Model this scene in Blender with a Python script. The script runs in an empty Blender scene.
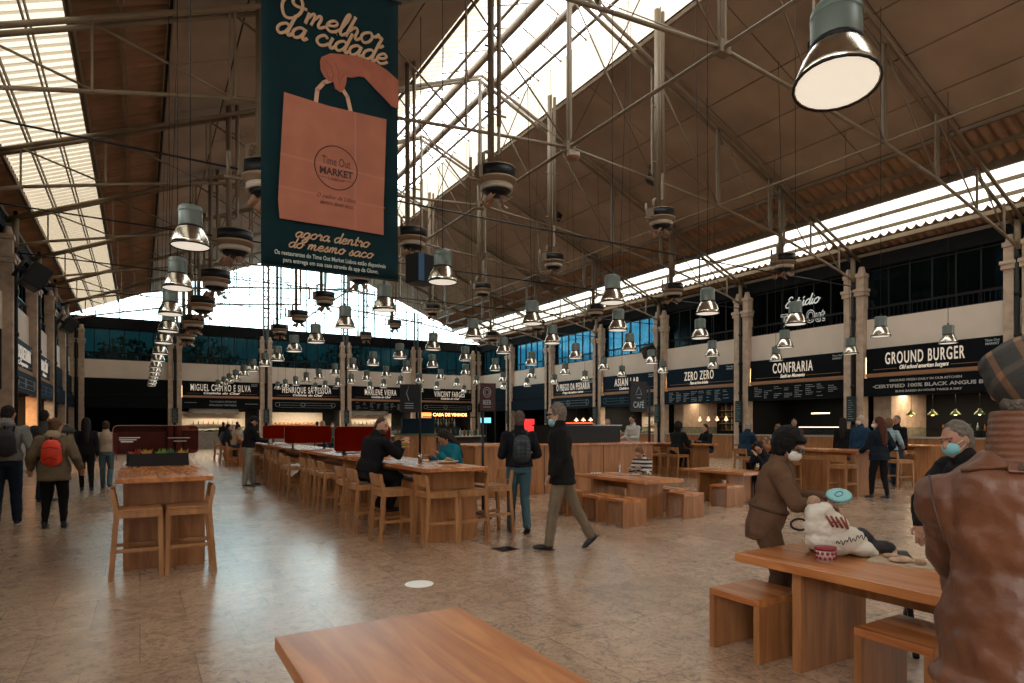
import bpy, bmesh, math, random
from mathutils import Vector, Matrix, noise, Euler
random.seed(7)
PI = math.pi
SC = bpy.context.scene
COL = SC.collection

# ---------------------------------------------------------------- camera
cam_d = bpy.data.cameras.new('camera')
cam = bpy.data.objects.new('camera', cam_d); COL.objects.link(cam)
cam_d.sensor_fit = 'HORIZONTAL'; cam_d.sensor_width = 36.0
cam_d.lens = 36.0*625/1024
cam_d.shift_y = 84.0/1024
cam_d.clip_start = 0.05; cam_d.clip_end = 400
YAW = math.atan(372/625)
cam.location = (0, 0, 1.5)
cam.rotation_euler = (PI/2, 0, -YAW)
SC.camera = cam

# ---------------------------------------------------------------- world, exposure
SC.view_settings.view_transform = 'Standard'
SC.view_settings.look = 'None'
SC.view_settings.gamma = 1.0
SC.view_settings.use_curve_mapping = False
SC.view_settings.exposure = 0.32
W = bpy.data.worlds.new('overcast_sky'); SC.world = W
W.use_nodes = True
bg = W.node_tree.nodes['Background']
bg.inputs[0].default_value = (1.0, 0.975, 0.93, 1); bg.inputs[1].default_value = 4.6
try:
    SC.cycles.max_bounces = 7; SC.cycles.transparent_max_bounces = 14
    SC.cycles.diffuse_bounces = 2; SC.cycles.glossy_bounces = 3; SC.cycles.transmission_bounces = 4
    SC.cycles.caustics_reflective = False; SC.cycles.caustics_refractive = False
    SC.cycles.sample_clamp_indirect = 4.0
    SC.cycles.use_denoising = True
except Exception: pass

def portal(loc, rot, sx, sy):
    d = bpy.data.lights.new('sky_portal', 'AREA'); d.shape = 'RECTANGLE'; d.size = sx; d.size_y = sy
    d.cycles.is_portal = True
    o = bpy.data.objects.new('sky_portal', d); COL.objects.link(o); o.location = loc; o.rotation_euler = rot
XL, XR, YB, XM = -3.5, 23.4, 44.6, 9.95
YF = -7.0
def roofz(x): return 7.9+.422*(13.45-abs(x-XM))
SL = math.atan(.422)
ym = (YB+YF)/2; yl = YB-YF
portal((XM, ym, 13.9), (0, 0, 0), 5.0, yl)
portal((21.9, ym, roofz(21.9)+.15), (0, SL, 0), 1.9, yl)
portal((-2.0, ym, roofz(-2.0)+.15), (0, -SL, 0), 1.9, yl)
portal((XM, YB+.3, 10.6), (-PI/2, 0, 0), 20, 5.0)

def area(name, loc, rot, sx, sy, power, col):
    d = bpy.data.lights.new(name, 'AREA'); d.shape = 'RECTANGLE'; d.size = sx; d.size_y = sy
    d.energy = power; d.color = col
    o = bpy.data.objects.new(name, d); COL.objects.link(o); o.location = loc; o.rotation_euler = rot
    return o

# ---------------------------------------------------------------- materials
MATS = {}
def N(nt, t, **kw):
    n = nt.nodes.new(t)
    for k, v in kw.items(): setattr(n, k, v)
    return n
def mat(name, col, rough=.6, metal=0, emit=None, estr=0, bump=0, bscale=40, var=0, vscale=3, spec=.5, sheen=0):
    if name in MATS: return MATS[name]
    m = bpy.data.materials.new(name); m.use_nodes = True; MATS[name] = m
    nt = m.node_tree; b = nt.nodes['Principled BSDF']
    b.inputs['Base Color'].default_value = (*col, 1); b.inputs['Roughness'].default_value = rough
    b.inputs['Metallic'].default_value = metal
    b.inputs['Specular IOR Level'].default_value = spec
    if sheen: b.inputs['Sheen Weight'].default_value = sheen
    if emit:
        b.inputs['Emission Color'].default_value = (*emit, 1); b.inputs['Emission Strength'].default_value = estr
    tc = None
    if var or bump:
        tc = N(nt, 'ShaderNodeTexCoord')
    if var:
        nz = N(nt, 'ShaderNodeTexNoise'); nz.inputs['Scale'].default_value = vscale; nz.inputs['Detail'].default_value = 5
        nt.links.new(tc.outputs['Object'], nz.inputs['Vector'])
        mr = N(nt, 'ShaderNodeMapRange'); mr.inputs[1].default_value = .3; mr.inputs[2].default_value = .7
        mr.inputs[3].default_value = 1-var; mr.inputs[4].default_value = 1+var
        nt.links.new(nz.outputs['Fac'], mr.inputs[0])
        mx = N(nt, 'ShaderNodeVectorMath', operation='SCALE'); mx.inputs[0].default_value = col
        nt.links.new(mr.outputs[0], mx.inputs['Scale']); nt.links.new(mx.outputs[0], b.inputs['Base Color'])
    if bump:
        nb = N(nt, 'ShaderNodeTexNoise'); nb.inputs['Scale'].default_value = bscale; nb.inputs['Detail'].default_value = 4
        nt.links.new(tc.outputs['Object'], nb.inputs['Vector'])
        bp = N(nt, 'ShaderNodeBump'); bp.inputs['Strength'].default_value = bump; bp.inputs['Distance'].default_value = .02
        nt.links.new(nb.outputs['Fac'], bp.inputs['Height']); nt.links.new(bp.outputs[0], b.inputs['Normal'])
    return m

def wood(name, c1, c2, rough=.38, axis=1, scale=6):
    m = bpy.data.materials.new(name); m.use_nodes = True; MATS[name] = m
    nt = m.node_tree; b = nt.nodes['Principled BSDF']; b.inputs['Roughness'].default_value = rough
    tc = N(nt, 'ShaderNodeTexCoord'); mp = N(nt, 'ShaderNodeMapping')
    s = [scale]*3; s[axis] = scale*.12; mp.inputs['Scale'].default_value = s
    nt.links.new(tc.outputs['Object'], mp.inputs[0])
    nz = N(nt, 'ShaderNodeTexNoise'); nz.inputs['Scale'].default_value = 1.6; nz.inputs['Detail'].default_value = 7
    nz.inputs['Distortion'].default_value = 1.2
    nt.links.new(mp.outputs[0], nz.inputs['Vector'])
    # glued staves
    sx = N(nt, 'ShaderNodeSeparateXYZ'); nt.links.new(tc.outputs['Object'], sx.inputs[0])
    ml = N(nt, 'ShaderNodeMath', operation='MULTIPLY'); ml.inputs[1].default_value = 9
    nt.links.new(sx.outputs[0 if axis != 0 else 1], ml.inputs[0])
    fl = N(nt, 'ShaderNodeMath', operation='FLOOR'); nt.links.new(ml.outputs[0], fl.inputs[0])
    wn = N(nt, 'ShaderNodeTexWhiteNoise', noise_dimensions='1D'); nt.links.new(fl.outputs[0], wn.inputs['W'])
    cr = N(nt, 'ShaderNodeValToRGB'); cr.color_ramp.elements[0].position = .3; cr.color_ramp.elements[1].position = .72
    cr.color_ramp.elements[0].color = (*c1, 1); cr.color_ramp.elements[1].color = (*c2, 1)
    ad = N(nt, 'ShaderNodeMath', operation='MULTIPLY_ADD'); ad.inputs[1].default_value = .16; 
    nt.links.new(wn.outputs['Value'], ad.inputs[0]); 
    sb = N(nt, 'ShaderNodeMath', operation='SUBTRACT'); sb.inputs[1].default_value = .08
    nt.links.new(nz.outputs['Fac'], sb.inputs[0]); nt.links.new(sb.outputs[0], ad.inputs[2])
    nt.links.new(ad.outputs[0], cr.inputs[0]); nt.links.new(cr.outputs[0], b.inputs['Base Color'])
    return m

def glassy(name, tint, mixc, fac, rough=.1, gloss=True):
    """clear part (transparent) + coloured diffuse/gloss part"""
    m = bpy.data.materials.new(name); m.use_nodes = True; MATS[name] = m
    nt = m.node_tree; nt.nodes.remove(nt.nodes['Principled BSDF']); out = nt.nodes['Material Output']
    tr = N(nt, 'ShaderNodeBsdfTransparent'); tr.inputs[0].default_value = (*tint, 1)
    if gloss:
        df = N(nt, 'ShaderNodeBsdfGlossy'); df.inputs['Roughness'].default_value = rough
    else:
        df = N(nt, 'ShaderNodeBsdfTranslucent')
    df.inputs[0].default_value = (*mixc, 1)
    mx = N(nt, 'ShaderNodeMixShader'); mx.inputs[0].default_value = fac
    nt.links.new(tr.outputs[0], mx.inputs[1]); nt.links.new(df.outputs[0], mx.inputs[2]); nt.links.new(mx.outputs[0], out.inputs[0])
    return m

def floor_mat():
    m = bpy.data.materials.new('polished_limestone'); m.use_nodes = True
    nt = m.node_tree; b = nt.nodes['Principled BSDF']
    tc = N(nt, 'ShaderNodeTexCoord')
    br = N(nt, 'ShaderNodeTexBrick'); br.offset = .5
    br.inputs['Scale'].default_value = 1.0; br.inputs['Brick Width'].default_value = .62; br.inputs['Row Height'].default_value = .92
    br.inputs['Mortar Size'].default_value = .004; br.inputs['Mortar Smooth'].default_value = .1; br.inputs['Bias'].default_value = 0
    br.inputs['Color1'].default_value = (.50, .33, .22, 1); br.inputs['Color2'].default_value = (.38, .245, .16, 1)
    br.inputs['Mortar'].default_value = (.26, .18, .125, 1)
    nt.links.new(tc.outputs['Object'], br.inputs['Vector'])
    n1 = N(nt, 'ShaderNodeTexNoise'); n1.inputs['Scale'].default_value = 4.5; n1.inputs['Detail'].default_value = 10; n1.inputs['Roughness'].default_value = .7
    n1.inputs['Distortion'].default_value = .8
    nt.links.new(tc.outputs['Object'], n1.inputs['Vector'])
    n2 = N(nt, 'ShaderNodeTexNoise'); n2.inputs['Scale'].default_value = 13; n2.inputs['Detail'].default_value = 9; n2.inputs['Roughness'].default_value = .75; n2.inputs['Distortion'].default_value = 1.5
    nt.links.new(tc.outputs['Object'], n2.inputs['Vector'])
    r2 = N(nt, 'ShaderNodeMapRange'); r2.inputs[1].default_value = .48; r2.inputs[2].default_value = .60; r2.inputs[3].default_value = 1.02; r2.inputs[4].default_value = .60
    nt.links.new(n2.outputs['Fac'], r2.inputs[0])
    r1 = N(nt, 'ShaderNodeMapRange'); r1.inputs[1].default_value = .3; r1.inputs[2].default_value = .7; r1.inputs[3].default_value = .72; r1.inputs[4].default_value = 1.24
    nt.links.new(n1.outputs['Fac'], r1.inputs[0])
    mm = N(nt, 'ShaderNodeMath', operation='MULTIPLY'); nt.links.new(r1.outputs[0], mm.inputs[0]); nt.links.new(r2.outputs[0], mm.inputs[1])
    vs = N(nt, 'ShaderNodeVectorMath', operation='SCALE'); nt.links.new(br.outputs['Color'], vs.inputs[0]); nt.links.new(mm.outputs[0], vs.inputs['Scale'])
    nt.links.new(vs.outputs[0], b.inputs['Base Color'])
    rr = N(nt, 'ShaderNodeMapRange'); rr.inputs[3].default_value = .235; rr.inputs[4].default_value = .285; b.inputs['Specular IOR Level'].default_value = .75; b.inputs['Coat Weight'].default_value = .35; b.inputs['Coat Roughness'].default_value = .25
    nt.links.new(n1.outputs['Fac'], rr.inputs[0]); nt.links.new(rr.outputs[0], b.inputs['Roughness'])
    return m

M_floor = floor_mat()
M_steel = mat('cream_painted_steel', (.21, .155, .10), .55, var=.15, vscale=2)
M_panel = mat('brown_ceiling_board', (.37, .275, .205), .8, var=.2, vscale=.6)
M_seam = mat('dark_seam', (.02, .016, .014), .9)
M_corr = mat('rusty_corrugated_sheet', (.34, .20, .12), .7, var=.25, vscale=1.5)
M_band = mat('cream_plaster', (.72, .62, .53), .85, var=.06, vscale=1)
M_stone = mat('pale_stone', (.50, .38, .29), .8, bump=.3, bscale=18, var=.18, vscale=5)
M_black = mat('black_paint', (.005, .006, .008), .5, spec=.3)
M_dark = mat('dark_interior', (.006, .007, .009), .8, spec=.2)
M_navy = mat('navy_board', (.003, .013, .026), .6, spec=.12)
M_char = mat('charcoal_board', (.003, .004, .006), .6, spec=.12)
M_copper = mat('copper_strip', (.42, .22, .12), .45, .5)
M_cream = mat('cream_letter', (.75, .66, .55), .6, emit=(.9, .8, .68), estr=.25)
M_chalk = mat('chalk_writing', (.34, .40, .42), .8)
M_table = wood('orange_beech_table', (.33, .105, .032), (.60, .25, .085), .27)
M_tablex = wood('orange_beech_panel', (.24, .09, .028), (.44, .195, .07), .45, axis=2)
M_stool = wood('pale_beech', (.28, .12, .042), (.44, .215, .085), .42, axis=2)
M_alu = mat('brushed_aluminium', (.62, .58, .50), .22, 1.0)
M_green = mat('grey_green_housing', (.115, .145, .125), .4, .1)
M_lens = mat('lamp_lens', (.8, .78, .7), .3, emit=(1, .90, .74), estr=.55)
M_glow = mat('warm_glow_strip', (1, .8, .5), .5, emit=(1, .62, .3), estr=5)
M_tile = mat('white_kitchen_tile', (.6, .55, .48), .35, var=.1, vscale=6)
M_sglass = glassy('skylight_glass', (.93, .98, 1.0), (.8, .85, .85), .10)
M_scorr = glassy('translucent_sheet', (.45, .47, .44), (.9, .88, .78), .5, gloss=False)
M_scorrw = glassy('weathered_translucent_sheet', (.28, .28, .25), (.28, .235, .17), .6, gloss=False)
M_gable = glassy('gable_glass', (.66, .92, 1.0), (.7, .8, .85), .06)
M_win = glassy('teal_window_glass', (.026, .07, .08), (.10, .16, .18), .12)
M_winb = glassy('blue_window_glass', (.07, .20, .27), (.2, .4, .5), .12)
M_smoke = mat('dark_glass', (.004, .007, .009), .12)

# ---------------------------------------------------------------- mesh helpers
class MB:
    def __init__(s): s.v = []; s.f = []; s.mi = []; s.cur = 0; s.sm = []
    def add(s, vs, fs, smooth=False):
        o = len(s.v); s.v += [tuple(v) for v in vs]
        for f in fs: s.f.append(tuple(i+o for i in f)); s.mi.append(s.cur); s.sm.append(smooth)
        return s
    def box(s, x0, x1, y0, y1, z0, z1):
        v = [(x, y, z) for x in (x0, x1) for y in (y0, y1) for z in (z0, z1)]
        return s.add(v, [(0,1,3,2),(4,6,7,5),(0,4,5,1),(2,3,7,6),(0,2,6,4),(1,5,7,3)])
    def obox(s, c, size, M=None):
        hx, hy, hz = (a/2 for a in size); M = M or Matrix.Identity(3); c = Vector(c)
        v = [c+M@Vector((x, y, z)) for x in (-hx, hx) for y in (-hy, hy) for z in (-hz, hz)]
        return s.add(v, [(0,1,3,2),(4,6,7,5),(0,4,5,1),(2,3,7,6),(0,2,6,4),(1,5,7,3)])
    def bar(s, p, q, w, h=None):
        """square bar between two points"""
        h = h or w; p = Vector(p); q = Vector(q); d = q-p; L = d.length; z = d/L
        up = Vector((0,0,1)) if abs(z.z) < .95 else Vector((0,1,0))
        x = z.cross(up).normalized(); y = x.cross(z)
        vs = [a+x*sx*w/2+y*sy*h/2 for a in (p, q) for sx, sy in ((-1,-1),(1,-1),(1,1),(-1,1))]
        return s.add(vs, [(3,2,1,0),(4,5,6,7),(0,1,5,4),(1,2,6,5),(2,3,7,6),(3,0,4,7)])
    def cyl(s, p, q, r0, r1=None, n=10, caps=True, smooth=True):
        r1 = r0 if r1 is None else r1; p = Vector(p); q = Vector(q); z = (q-p).normalized()
        up = Vector((0,0,1)) if abs(z.z) < .95 else Vector((0,1,0))
        x = z.cross(up).normalized(); y = z.cross(x)
        vs = []
        for a, r in ((p, r0), (q, r1)):
            for i in range(n):
                t = 2*PI*i/n; vs.append(a+x*math.cos(t)*r+y*math.sin(t)*r)
        s.add(vs, [(i, (i+1) % n, n+(i+1) % n, n+i) for i in range(n)], smooth)
        if caps: s.add(vs, [tuple(range(n-1, -1, -1)), tuple(range(n, 2*n))])
        return s
    def tube(s, pts, r, n=6, closed=False):
        pts = [Vector(p) for p in pts]; m = len(pts); rings = []
        px = None
        for i, p in enumerate(pts):
            a = pts[i-1] if i or closed else p; b = pts[(i+1) % m] if i < m-1 or closed else p
            z = (b-a).normalized() if (b-a).length > 1e-9 else Vector((0,0,1))
            if px is None:
                up = Vector((0,0,1)) if abs(z.z) < .9 else Vector((0,1,0)); px = z.cross(up).normalized()
            px = (px-z*px.dot(z)).normalized(); y = z.cross(px)
            rr = r[i] if isinstance(r, (list, tuple)) else r
            rings.append([p+px*math.cos(2*PI*k/n)*rr+y*math.sin(2*PI*k/n)*rr for k in range(n)])
        vs = [v for R in rings for v in R]; fs = []
        for i in range(m if closed else m-1):
            j = (i+1) % m
            fs += [(i*n+k, i*n+(k+1) % n, j*n+(k+1) % n, j*n+k) for k in range(n)]
        s.add(vs, fs, True)
        if not closed: s.add(vs, [tuple(range(n-1, -1, -1)), tuple((m-1)*n+k for k in range(n))])
        return s
    def lathe(s, prof, c=(0,0,0), n=20, smooth=True):
        vs = [(c[0]+r*math.cos(2*PI*i/n), c[1]+r*math.sin(2*PI*i/n), c[2]+z) for r, z in prof for i in range(n)]
        fs = [(j*n+i, j*n+(i+1) % n, (j+1)*n+(i+1) % n, (j+1)*n+i) for j in range(len(prof)-1) for i in range(n)]
        return s.add(vs, fs, smooth)
    def ell(s, c, r, M=None, nu=14, nv=9):
        M = M or Matrix.Identity(3); c = Vector(c); vs = []
        for j in range(nv+1):
            ph = PI*j/nv
            for i in range(nu):
                th = 2*PI*i/nu
                vs.append(c+M@Vector((r[0]*math.sin(ph)*math.cos(th), r[1]*math.sin(ph)*math.sin(th), -r[2]*math.cos(ph))))
        return s.add(vs, [(j*nu+i, j*nu+(i+1) % nu, (j+1)*nu+(i+1) % nu, (j+1)*nu+i) for j in range(nv) for i in range(nu)], True)
    def prism(s, poly, y0, y1):
        """polygon in XZ (list of (x,z)) extruded in y"""
        n = len(poly); vs = [(x, y0, z) for x, z in poly]+[(x, y1, z) for x, z in poly]
        return s.add(vs, [tuple(range(n)), tuple(range(2*n-1, n-1, -1))]+[(i, n+i, n+(i+1) % n, (i+1) % n) for i in range(n)])
    def xf(s, M):
        s.v = [tuple(M@Vector(v)) for v in s.v]; return s
    def build(s, name, mats, parent=None, label=None, recalc=True, bevel=0):
        me = bpy.data.meshes.new(name); me.from_pydata(s.v, [], s.f)
        mats = mats if isinstance(mats, (list, tuple)) else [mats]
        for m in mats: me.materials.append(m)
        me.polygons.foreach_set('material_index', s.mi); me.polygons.foreach_set('use_smooth', s.sm)
        me.update()
        if recalc:
            bm = bmesh.new(); bm.from_mesh(me); bmesh.ops.remove_doubles(bm, verts=bm.verts, dist=1e-5)
            bmesh.ops.recalc_face_normals(bm, faces=bm.faces); bm.to_mesh(me); bm.free()
        o = bpy.data.objects.new(name, me); COL.objects.link(o)
        if parent: o.parent = parent
        if label: o['label'] = label
        if bevel:
            b = o.modifiers.new('bevel', 'BEVEL'); b.width = bevel; b.segments = 2; b.limit_method = 'ANGLE'; b.angle_limit = .9
        return o

def tag(o, label, cat, group=None, kind=None):
    o['label'] = label; o['category'] = cat
    if group: o['group'] = group
    if kind: o['kind'] = kind
    return o
def thing(name, label, cat, loc=(0,0,0), rz=0, group=None):
    o = bpy.data.objects.new(name, None); COL.objects.link(o); o.location = loc; o.rotation_euler = (0, 0, rz)
    o.empty_display_size = .1
    return tag(o, label, cat, group)
def struct(o): o['kind'] = 'structure'; return o
def dup(root, loc, rz=None, label=None, group=None, cat=None):
    def cp(o, par):
        c = o.copy(); COL.objects.link(c); c.parent = par
        for ch in KIDS.get(o.name) or list(o.children): cp(ch, c)
        return c
    r = cp(root, None); r.location = loc
    if rz is not None: r.rotation_euler = (0, 0, rz)
    if label: r['label'] = label
    if group: r['group'] = group
    return r
KIDS = {}
ORD = ['nearest', 'second', 'third', 'fourth', 'fifth', 'sixth', 'seventh', 'eighth', 'ninth', 'tenth', 'eleventh', 'twelfth', 'thirteenth', 'farthest']

# ---------------------------------------------------------------- text
_tc = {}
def text_vf(txt, size=1, ext=.006, sx=1, bold=0, shear=0, align='CENTER', sp=1.0):
    cu = bpy.data.curves.new('t', 'FONT'); cu.body = txt; cu.size = size; cu.extrude = ext; cu.offset = bold
    cu.shear = shear; cu.align_x = align; cu.align_y = 'BOTTOM_BASELINE'; cu.space_character = sp; cu.resolution_u = 3
    ob = bpy.data.objects.new('t', cu); COL.objects.link(ob)
    dg = bpy.context.evaluated_depsgraph_get(); me = ob.evaluated_get(dg).to_mesh()
    vs = [(v.co.x*sx, v.co.y, v.co.z) for v in me.vertices]; fs = [tuple(p.vertices) for p in me.polygons]
    ob.evaluated_get(dg).to_mesh_clear(); bpy.data.objects.remove(ob); bpy.data.curves.remove(cu)
    return vs, fs
def put_text(mb, txt, x, z, y, size, sx=1, bold=0, shear=0, align='CENTER', sp=1.0, ext=.006, width=None):
    """text standing in the XZ plane facing -Y, baseline z, surface at y"""
    vs, fs = text_vf(txt, size, ext, sx, bold, shear, align, sp)
    if width and vs:
        w = max(v[0] for v in vs)-min(v[0] for v in vs); k = width/w; vs = [(a*k, b, c) for a, b, c in vs]
    mb.add([(x+a, y-c, z+b) for a, b, c in vs], fs)
    return mb
LET = {
 'a': (1.15, [[(.85,.75),(.55,1),(.15,.75),(.05,.35),(.3,0),(.65,.2),(.85,.75)], [(.87,1),(.82,.3),(.98,0),(1.2,.25)]]),
 'c': (1.0, [[(.8,.75),(.5,1),(.12,.7),(.08,.3),(.4,0),(.75,.1),(1.0,.35)]]),
 'd': (1.15, [[(.85,.75),(.55,1),(.15,.75),(.05,.35),(.3,0),(.65,.2),(.85,.75)], [(.98,1.95),(.84,.4),(.98,0),(1.2,.25)]]),
 'e': (1.0, [[(.1,.45),(.6,.55),(.75,.82),(.5,1),(.15,.75),(.08,.3),(.4,0),(.75,.1),(1,.35)]]),
 'g': (1.15, [[(.85,.75),(.55,1),(.15,.75),(.05,.35),(.3,0),(.65,.2),(.85,.75)], [(.87,1),(.8,-.4),(.45,-.85),(.12,-.65),(.45,-.25),(1.2,.25)]]),
 'h': (1.15, [[(.08,0),(.2,1.2),(.3,1.95)], [(.13,.45),(.5,1),(.78,.8),(.75,.25),(.9,0),(1.15,.25)]]),
 'i': (.5, [[(.15,1),(.1,.3),(.28,0),(.52,.25)], [(.28,1.42),(.3,1.46)]]),
 'l': (.55, [[(.02,.3),(.35,1.3),(.42,1.95),(.2,1.7),(.12,.4),(.3,0),(.58,.25)]]),
 'm': (1.5, [[(.1,1),(.08,0)], [(.1,.45),(.38,1),(.56,.8),(.5,0)], [(.53,.45),(.85,1),(1.04,.8),(.98,.2),(1.15,0),(1.5,.25)]]),
 'n': (1.1, [[(.1,1),(.08,0)], [(.1,.45),(.4,1),(.66,.8),(.62,.2),(.8,0),(1.1,.25)]]),
 'o': (1.05, [[(.5,1),(.12,.75),(.05,.35),(.35,0),(.7,.15),(.85,.6),(.7,.95),(.5,1)], [(.72,.9),(.9,.75),(1.08,.8)]]),
 'r': (.8, [[(0,.7),(.22,1.1),(.3,.82),(.55,.85),(.48,.2),(.62,0),(.85,.25)]]),
 's': (.8, [[(0,.2),(.42,1.05),(.42,.75),(.62,.35),(.4,0),(.05,.12)], [(.4,.02),(.85,.25)]]),
 't': (.65, [[(.28,1.65),(.15,.35),(.32,0),(.65,.25)], [(-.05,1.05),(.55,1.05)]]),
 'u': (1.1, [[(.1,1),(.06,.3),(.28,0),(.6,.25),(.72,1)], [(.72,1),(.7,.25),(.88,0),(1.1,.25)], [(.45,1.3),(.65,1.6)]]),
 'O': (1.9, [[(1.0,1.9),(.35,1.6),(.08,.9),(.4,.05),(1.0,.05),(1.5,.7),(1.45,1.5),(1.0,1.9),(.75,1.5),(1.0,1.1),(1.9,1.05)]]),
 'E': (1.3, [[(1.15,1.6),(.8,1.95),(.4,1.6),(.55,1.15),(.8,1.1),(.3,.9),(.08,.4),(.4,0),(.9,.1),(1.25,.4)]]),
 'U': (1.2, [[(.1,1.9),(.1,.4),(.4,0),(.75,.3),(.9,1.9)], [(.9,.4),(1.2,.2)]]),
 'T': (1.2, [[(0,1.7),(.5,1.9),(1.2,1.8)], [(.65,1.85),(.5,.3),(.3,0),(.05,.15)]]),
 ' ': (.7, []),
}
def smooth_pl(p, k=4):
    out = []
    n = len(p)
    for i in range(n-1):
        p0 = p[max(i-1, 0)]; p1 = p[i]; p2 = p[i+1]; p3 = p[min(i+2, n-1)]
        for j in range(k):
            t = j/k
            out.append(tuple(.5*((2*p1[d])+(-p0[d]+p2[d])*t+(2*p0[d]-5*p1[d]+4*p2[d]-p3[d])*t*t+(-p0[d]+3*p1[d]-3*p2[d]+p3[d])*t**3) for d in (0, 1)))
    out.append(p[-1]); return out
def script(mb, txt, x, z, y, xh, r, width=None, shear=.3, slope=0):
    """brush-script lettering in the XZ plane; x = left end, z = baseline, xh = x-height"""
    tot = sum(LET[c][0] for c in txt); k = width/(tot*xh) if width else 1
    cx = 0
    for c in txt:
        adv, strokes = LET[c]
        for st in strokes:
            pts = []
            for a, b in smooth_pl(st):
                px = x+(cx+a+shear*b)*xh*k; pz = z+b*xh+slope*(px-x)
                pts.append((px, 0, pz))
            o = len(mb.v); mb.tube(pts, r, 6)
            for i in range(o, len(mb.v)):
                vx, vy, vz = mb.v[i]; mb.v[i] = (vx, y+vy*.15, vz)
        cx += adv
    return mb

# ================================================================ SETTING
def merge(dst, src, M):
    o = len(dst.v); dst.v += [tuple(M@Vector(v)) for v in src.v]
    dst.f += [tuple(i+o for i in f) for f in src.f]; dst.mi += src.mi; dst.sm += src.sm
def frame(x, y, rz): return Matrix.Translation((x, y, 0))@Matrix.Rotation(rz, 4, 'Z')

fl = MB(); fl.box(XL-3.5, XR+3.5, YF-3, YB+3.5, -.3, 0); struct(fl.build('floor', M_floor))
gr = MB(); gr.box(-120, 160, -80, 190, -.5, -.35)
struct(gr.build('ground', mat('outside_paving', (.22, .22, .2), .9, var=.2)))

NB = 9                                   # bays along the hall
YC = [YB-5.15*k for k in range(NB+2)]    # column lines
XC = [XL+5.38*k for k in range(6)]
Z0, Z1, Z2, Z3, Z4, Z5 = 2.58, 3.28, 3.42, 4.35, 5.45, 7.3
wall_mats = [M_band, M_dark, M_tile, M_stone]

def bay_wall(w, style):
    """plain masonry of one bay in its own frame: x along the wall, y into the wall, z up"""
    b = MB(); h = w/2
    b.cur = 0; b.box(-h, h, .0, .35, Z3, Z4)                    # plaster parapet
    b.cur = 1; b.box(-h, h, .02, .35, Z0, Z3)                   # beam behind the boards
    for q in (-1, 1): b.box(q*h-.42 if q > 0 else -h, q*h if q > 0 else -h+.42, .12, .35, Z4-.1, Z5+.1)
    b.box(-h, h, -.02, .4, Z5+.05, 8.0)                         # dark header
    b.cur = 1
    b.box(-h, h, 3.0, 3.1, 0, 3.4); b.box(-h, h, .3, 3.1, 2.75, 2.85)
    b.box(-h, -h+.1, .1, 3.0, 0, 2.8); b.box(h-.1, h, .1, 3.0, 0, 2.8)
    if style in ('kitchen', 'bakery', 'warm'):
        b.cur = 2; b.box(-h+.45, h-.9, 2.9, 2.99, 1.15, 2.45)
    if style in ('burger', 'pizza'):
        b.cur = 3; b.box(-h+.35, -h+1.0, .5, 2.98, .9, 2.7)
    return b

SIGNS_R = {  # bay index (between column k and k+1) -> words, text width, tagline, style
 6: ('GROUND BURGER', 2.55, 'Old school american burgers', 'burger', -.2),
 5: ('CONFRARIA', 1.85, 'Sushi ao Momento', 'sushi', -.1),
 4: ('ZERO ZERO', 1.85, 'Pizzas em forno de lenha', 'pizza', 0),
 3: ('ASIAN LAB', 2.0, 'Cozinha asiática', 'kitchen', -.1),
 2: ('O PREGO DA PEIXARIA', 3.5, 'Prego de peixe e carne', 'grill', 0),
 1: (None, 0, '', 'dark', 0), 0: (None, 0, '', 'dark', 0),
 7: (None, 0, '', 'dark', 0), 8: (None, 0, '', 'dark', 0)}
SIGNS_B = {
 0: (None, 0, '', 'dark', 0),
 1: ('MIGUEL CASTRO E SILVA', 3.55, 'Cozinha do Chef', 'kitchen', -.05),
 2: ('HENRIQUE SÁ PESSOA', 3.3, 'Cozinha do Chef', 'bakery', 0),
 3: ('MARLENE VIEIRA', 2.4, 'Cozinha do Chef', 'kitchen', -.1),
 4: ('VINCENT FARGES', 2.6, 'Cozinha do Chef', 'wine', .1)}
SIGNS_L = {3: ('CROQUETARIA', 3.4, 'Croquetes', 'warm', 0), 2: ('BALCÃO', 1.9, 'Petiscos', 'kitchen', .4), 1: (None, 0, '', 'dark', 0), 0: (None, 0, '', 'dark', 0)}

def jig(side, k):
    if side == 'right': return XR, (YC[k]+YC[k+1])/2, -PI/2, 5.15
    if side == 'left': return XL, (YC[k]+YC[k+1])/2, PI/2, 5.15
    return (XC[k]+XC[k+1])/2, YB, 0, 5.38

for side, nb in (('right', NB), ('left', NB), ('back', 5)):
    wmb = MB()
    for k in range(nb):
        x, y, rz, w = jig(side, k)
        S = {'right': SIGNS_R, 'left': SIGNS_L, 'back': SIGNS_B}[side].get(k, (None, 0, '', 'dark', 0))
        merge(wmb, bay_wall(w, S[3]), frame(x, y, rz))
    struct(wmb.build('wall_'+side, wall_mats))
wf = MB(); wf.box(XL-.4, XR+.4, YF-.3, YF, 0, 13.6); struct(wf.build('wall_front', M_band))

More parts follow.
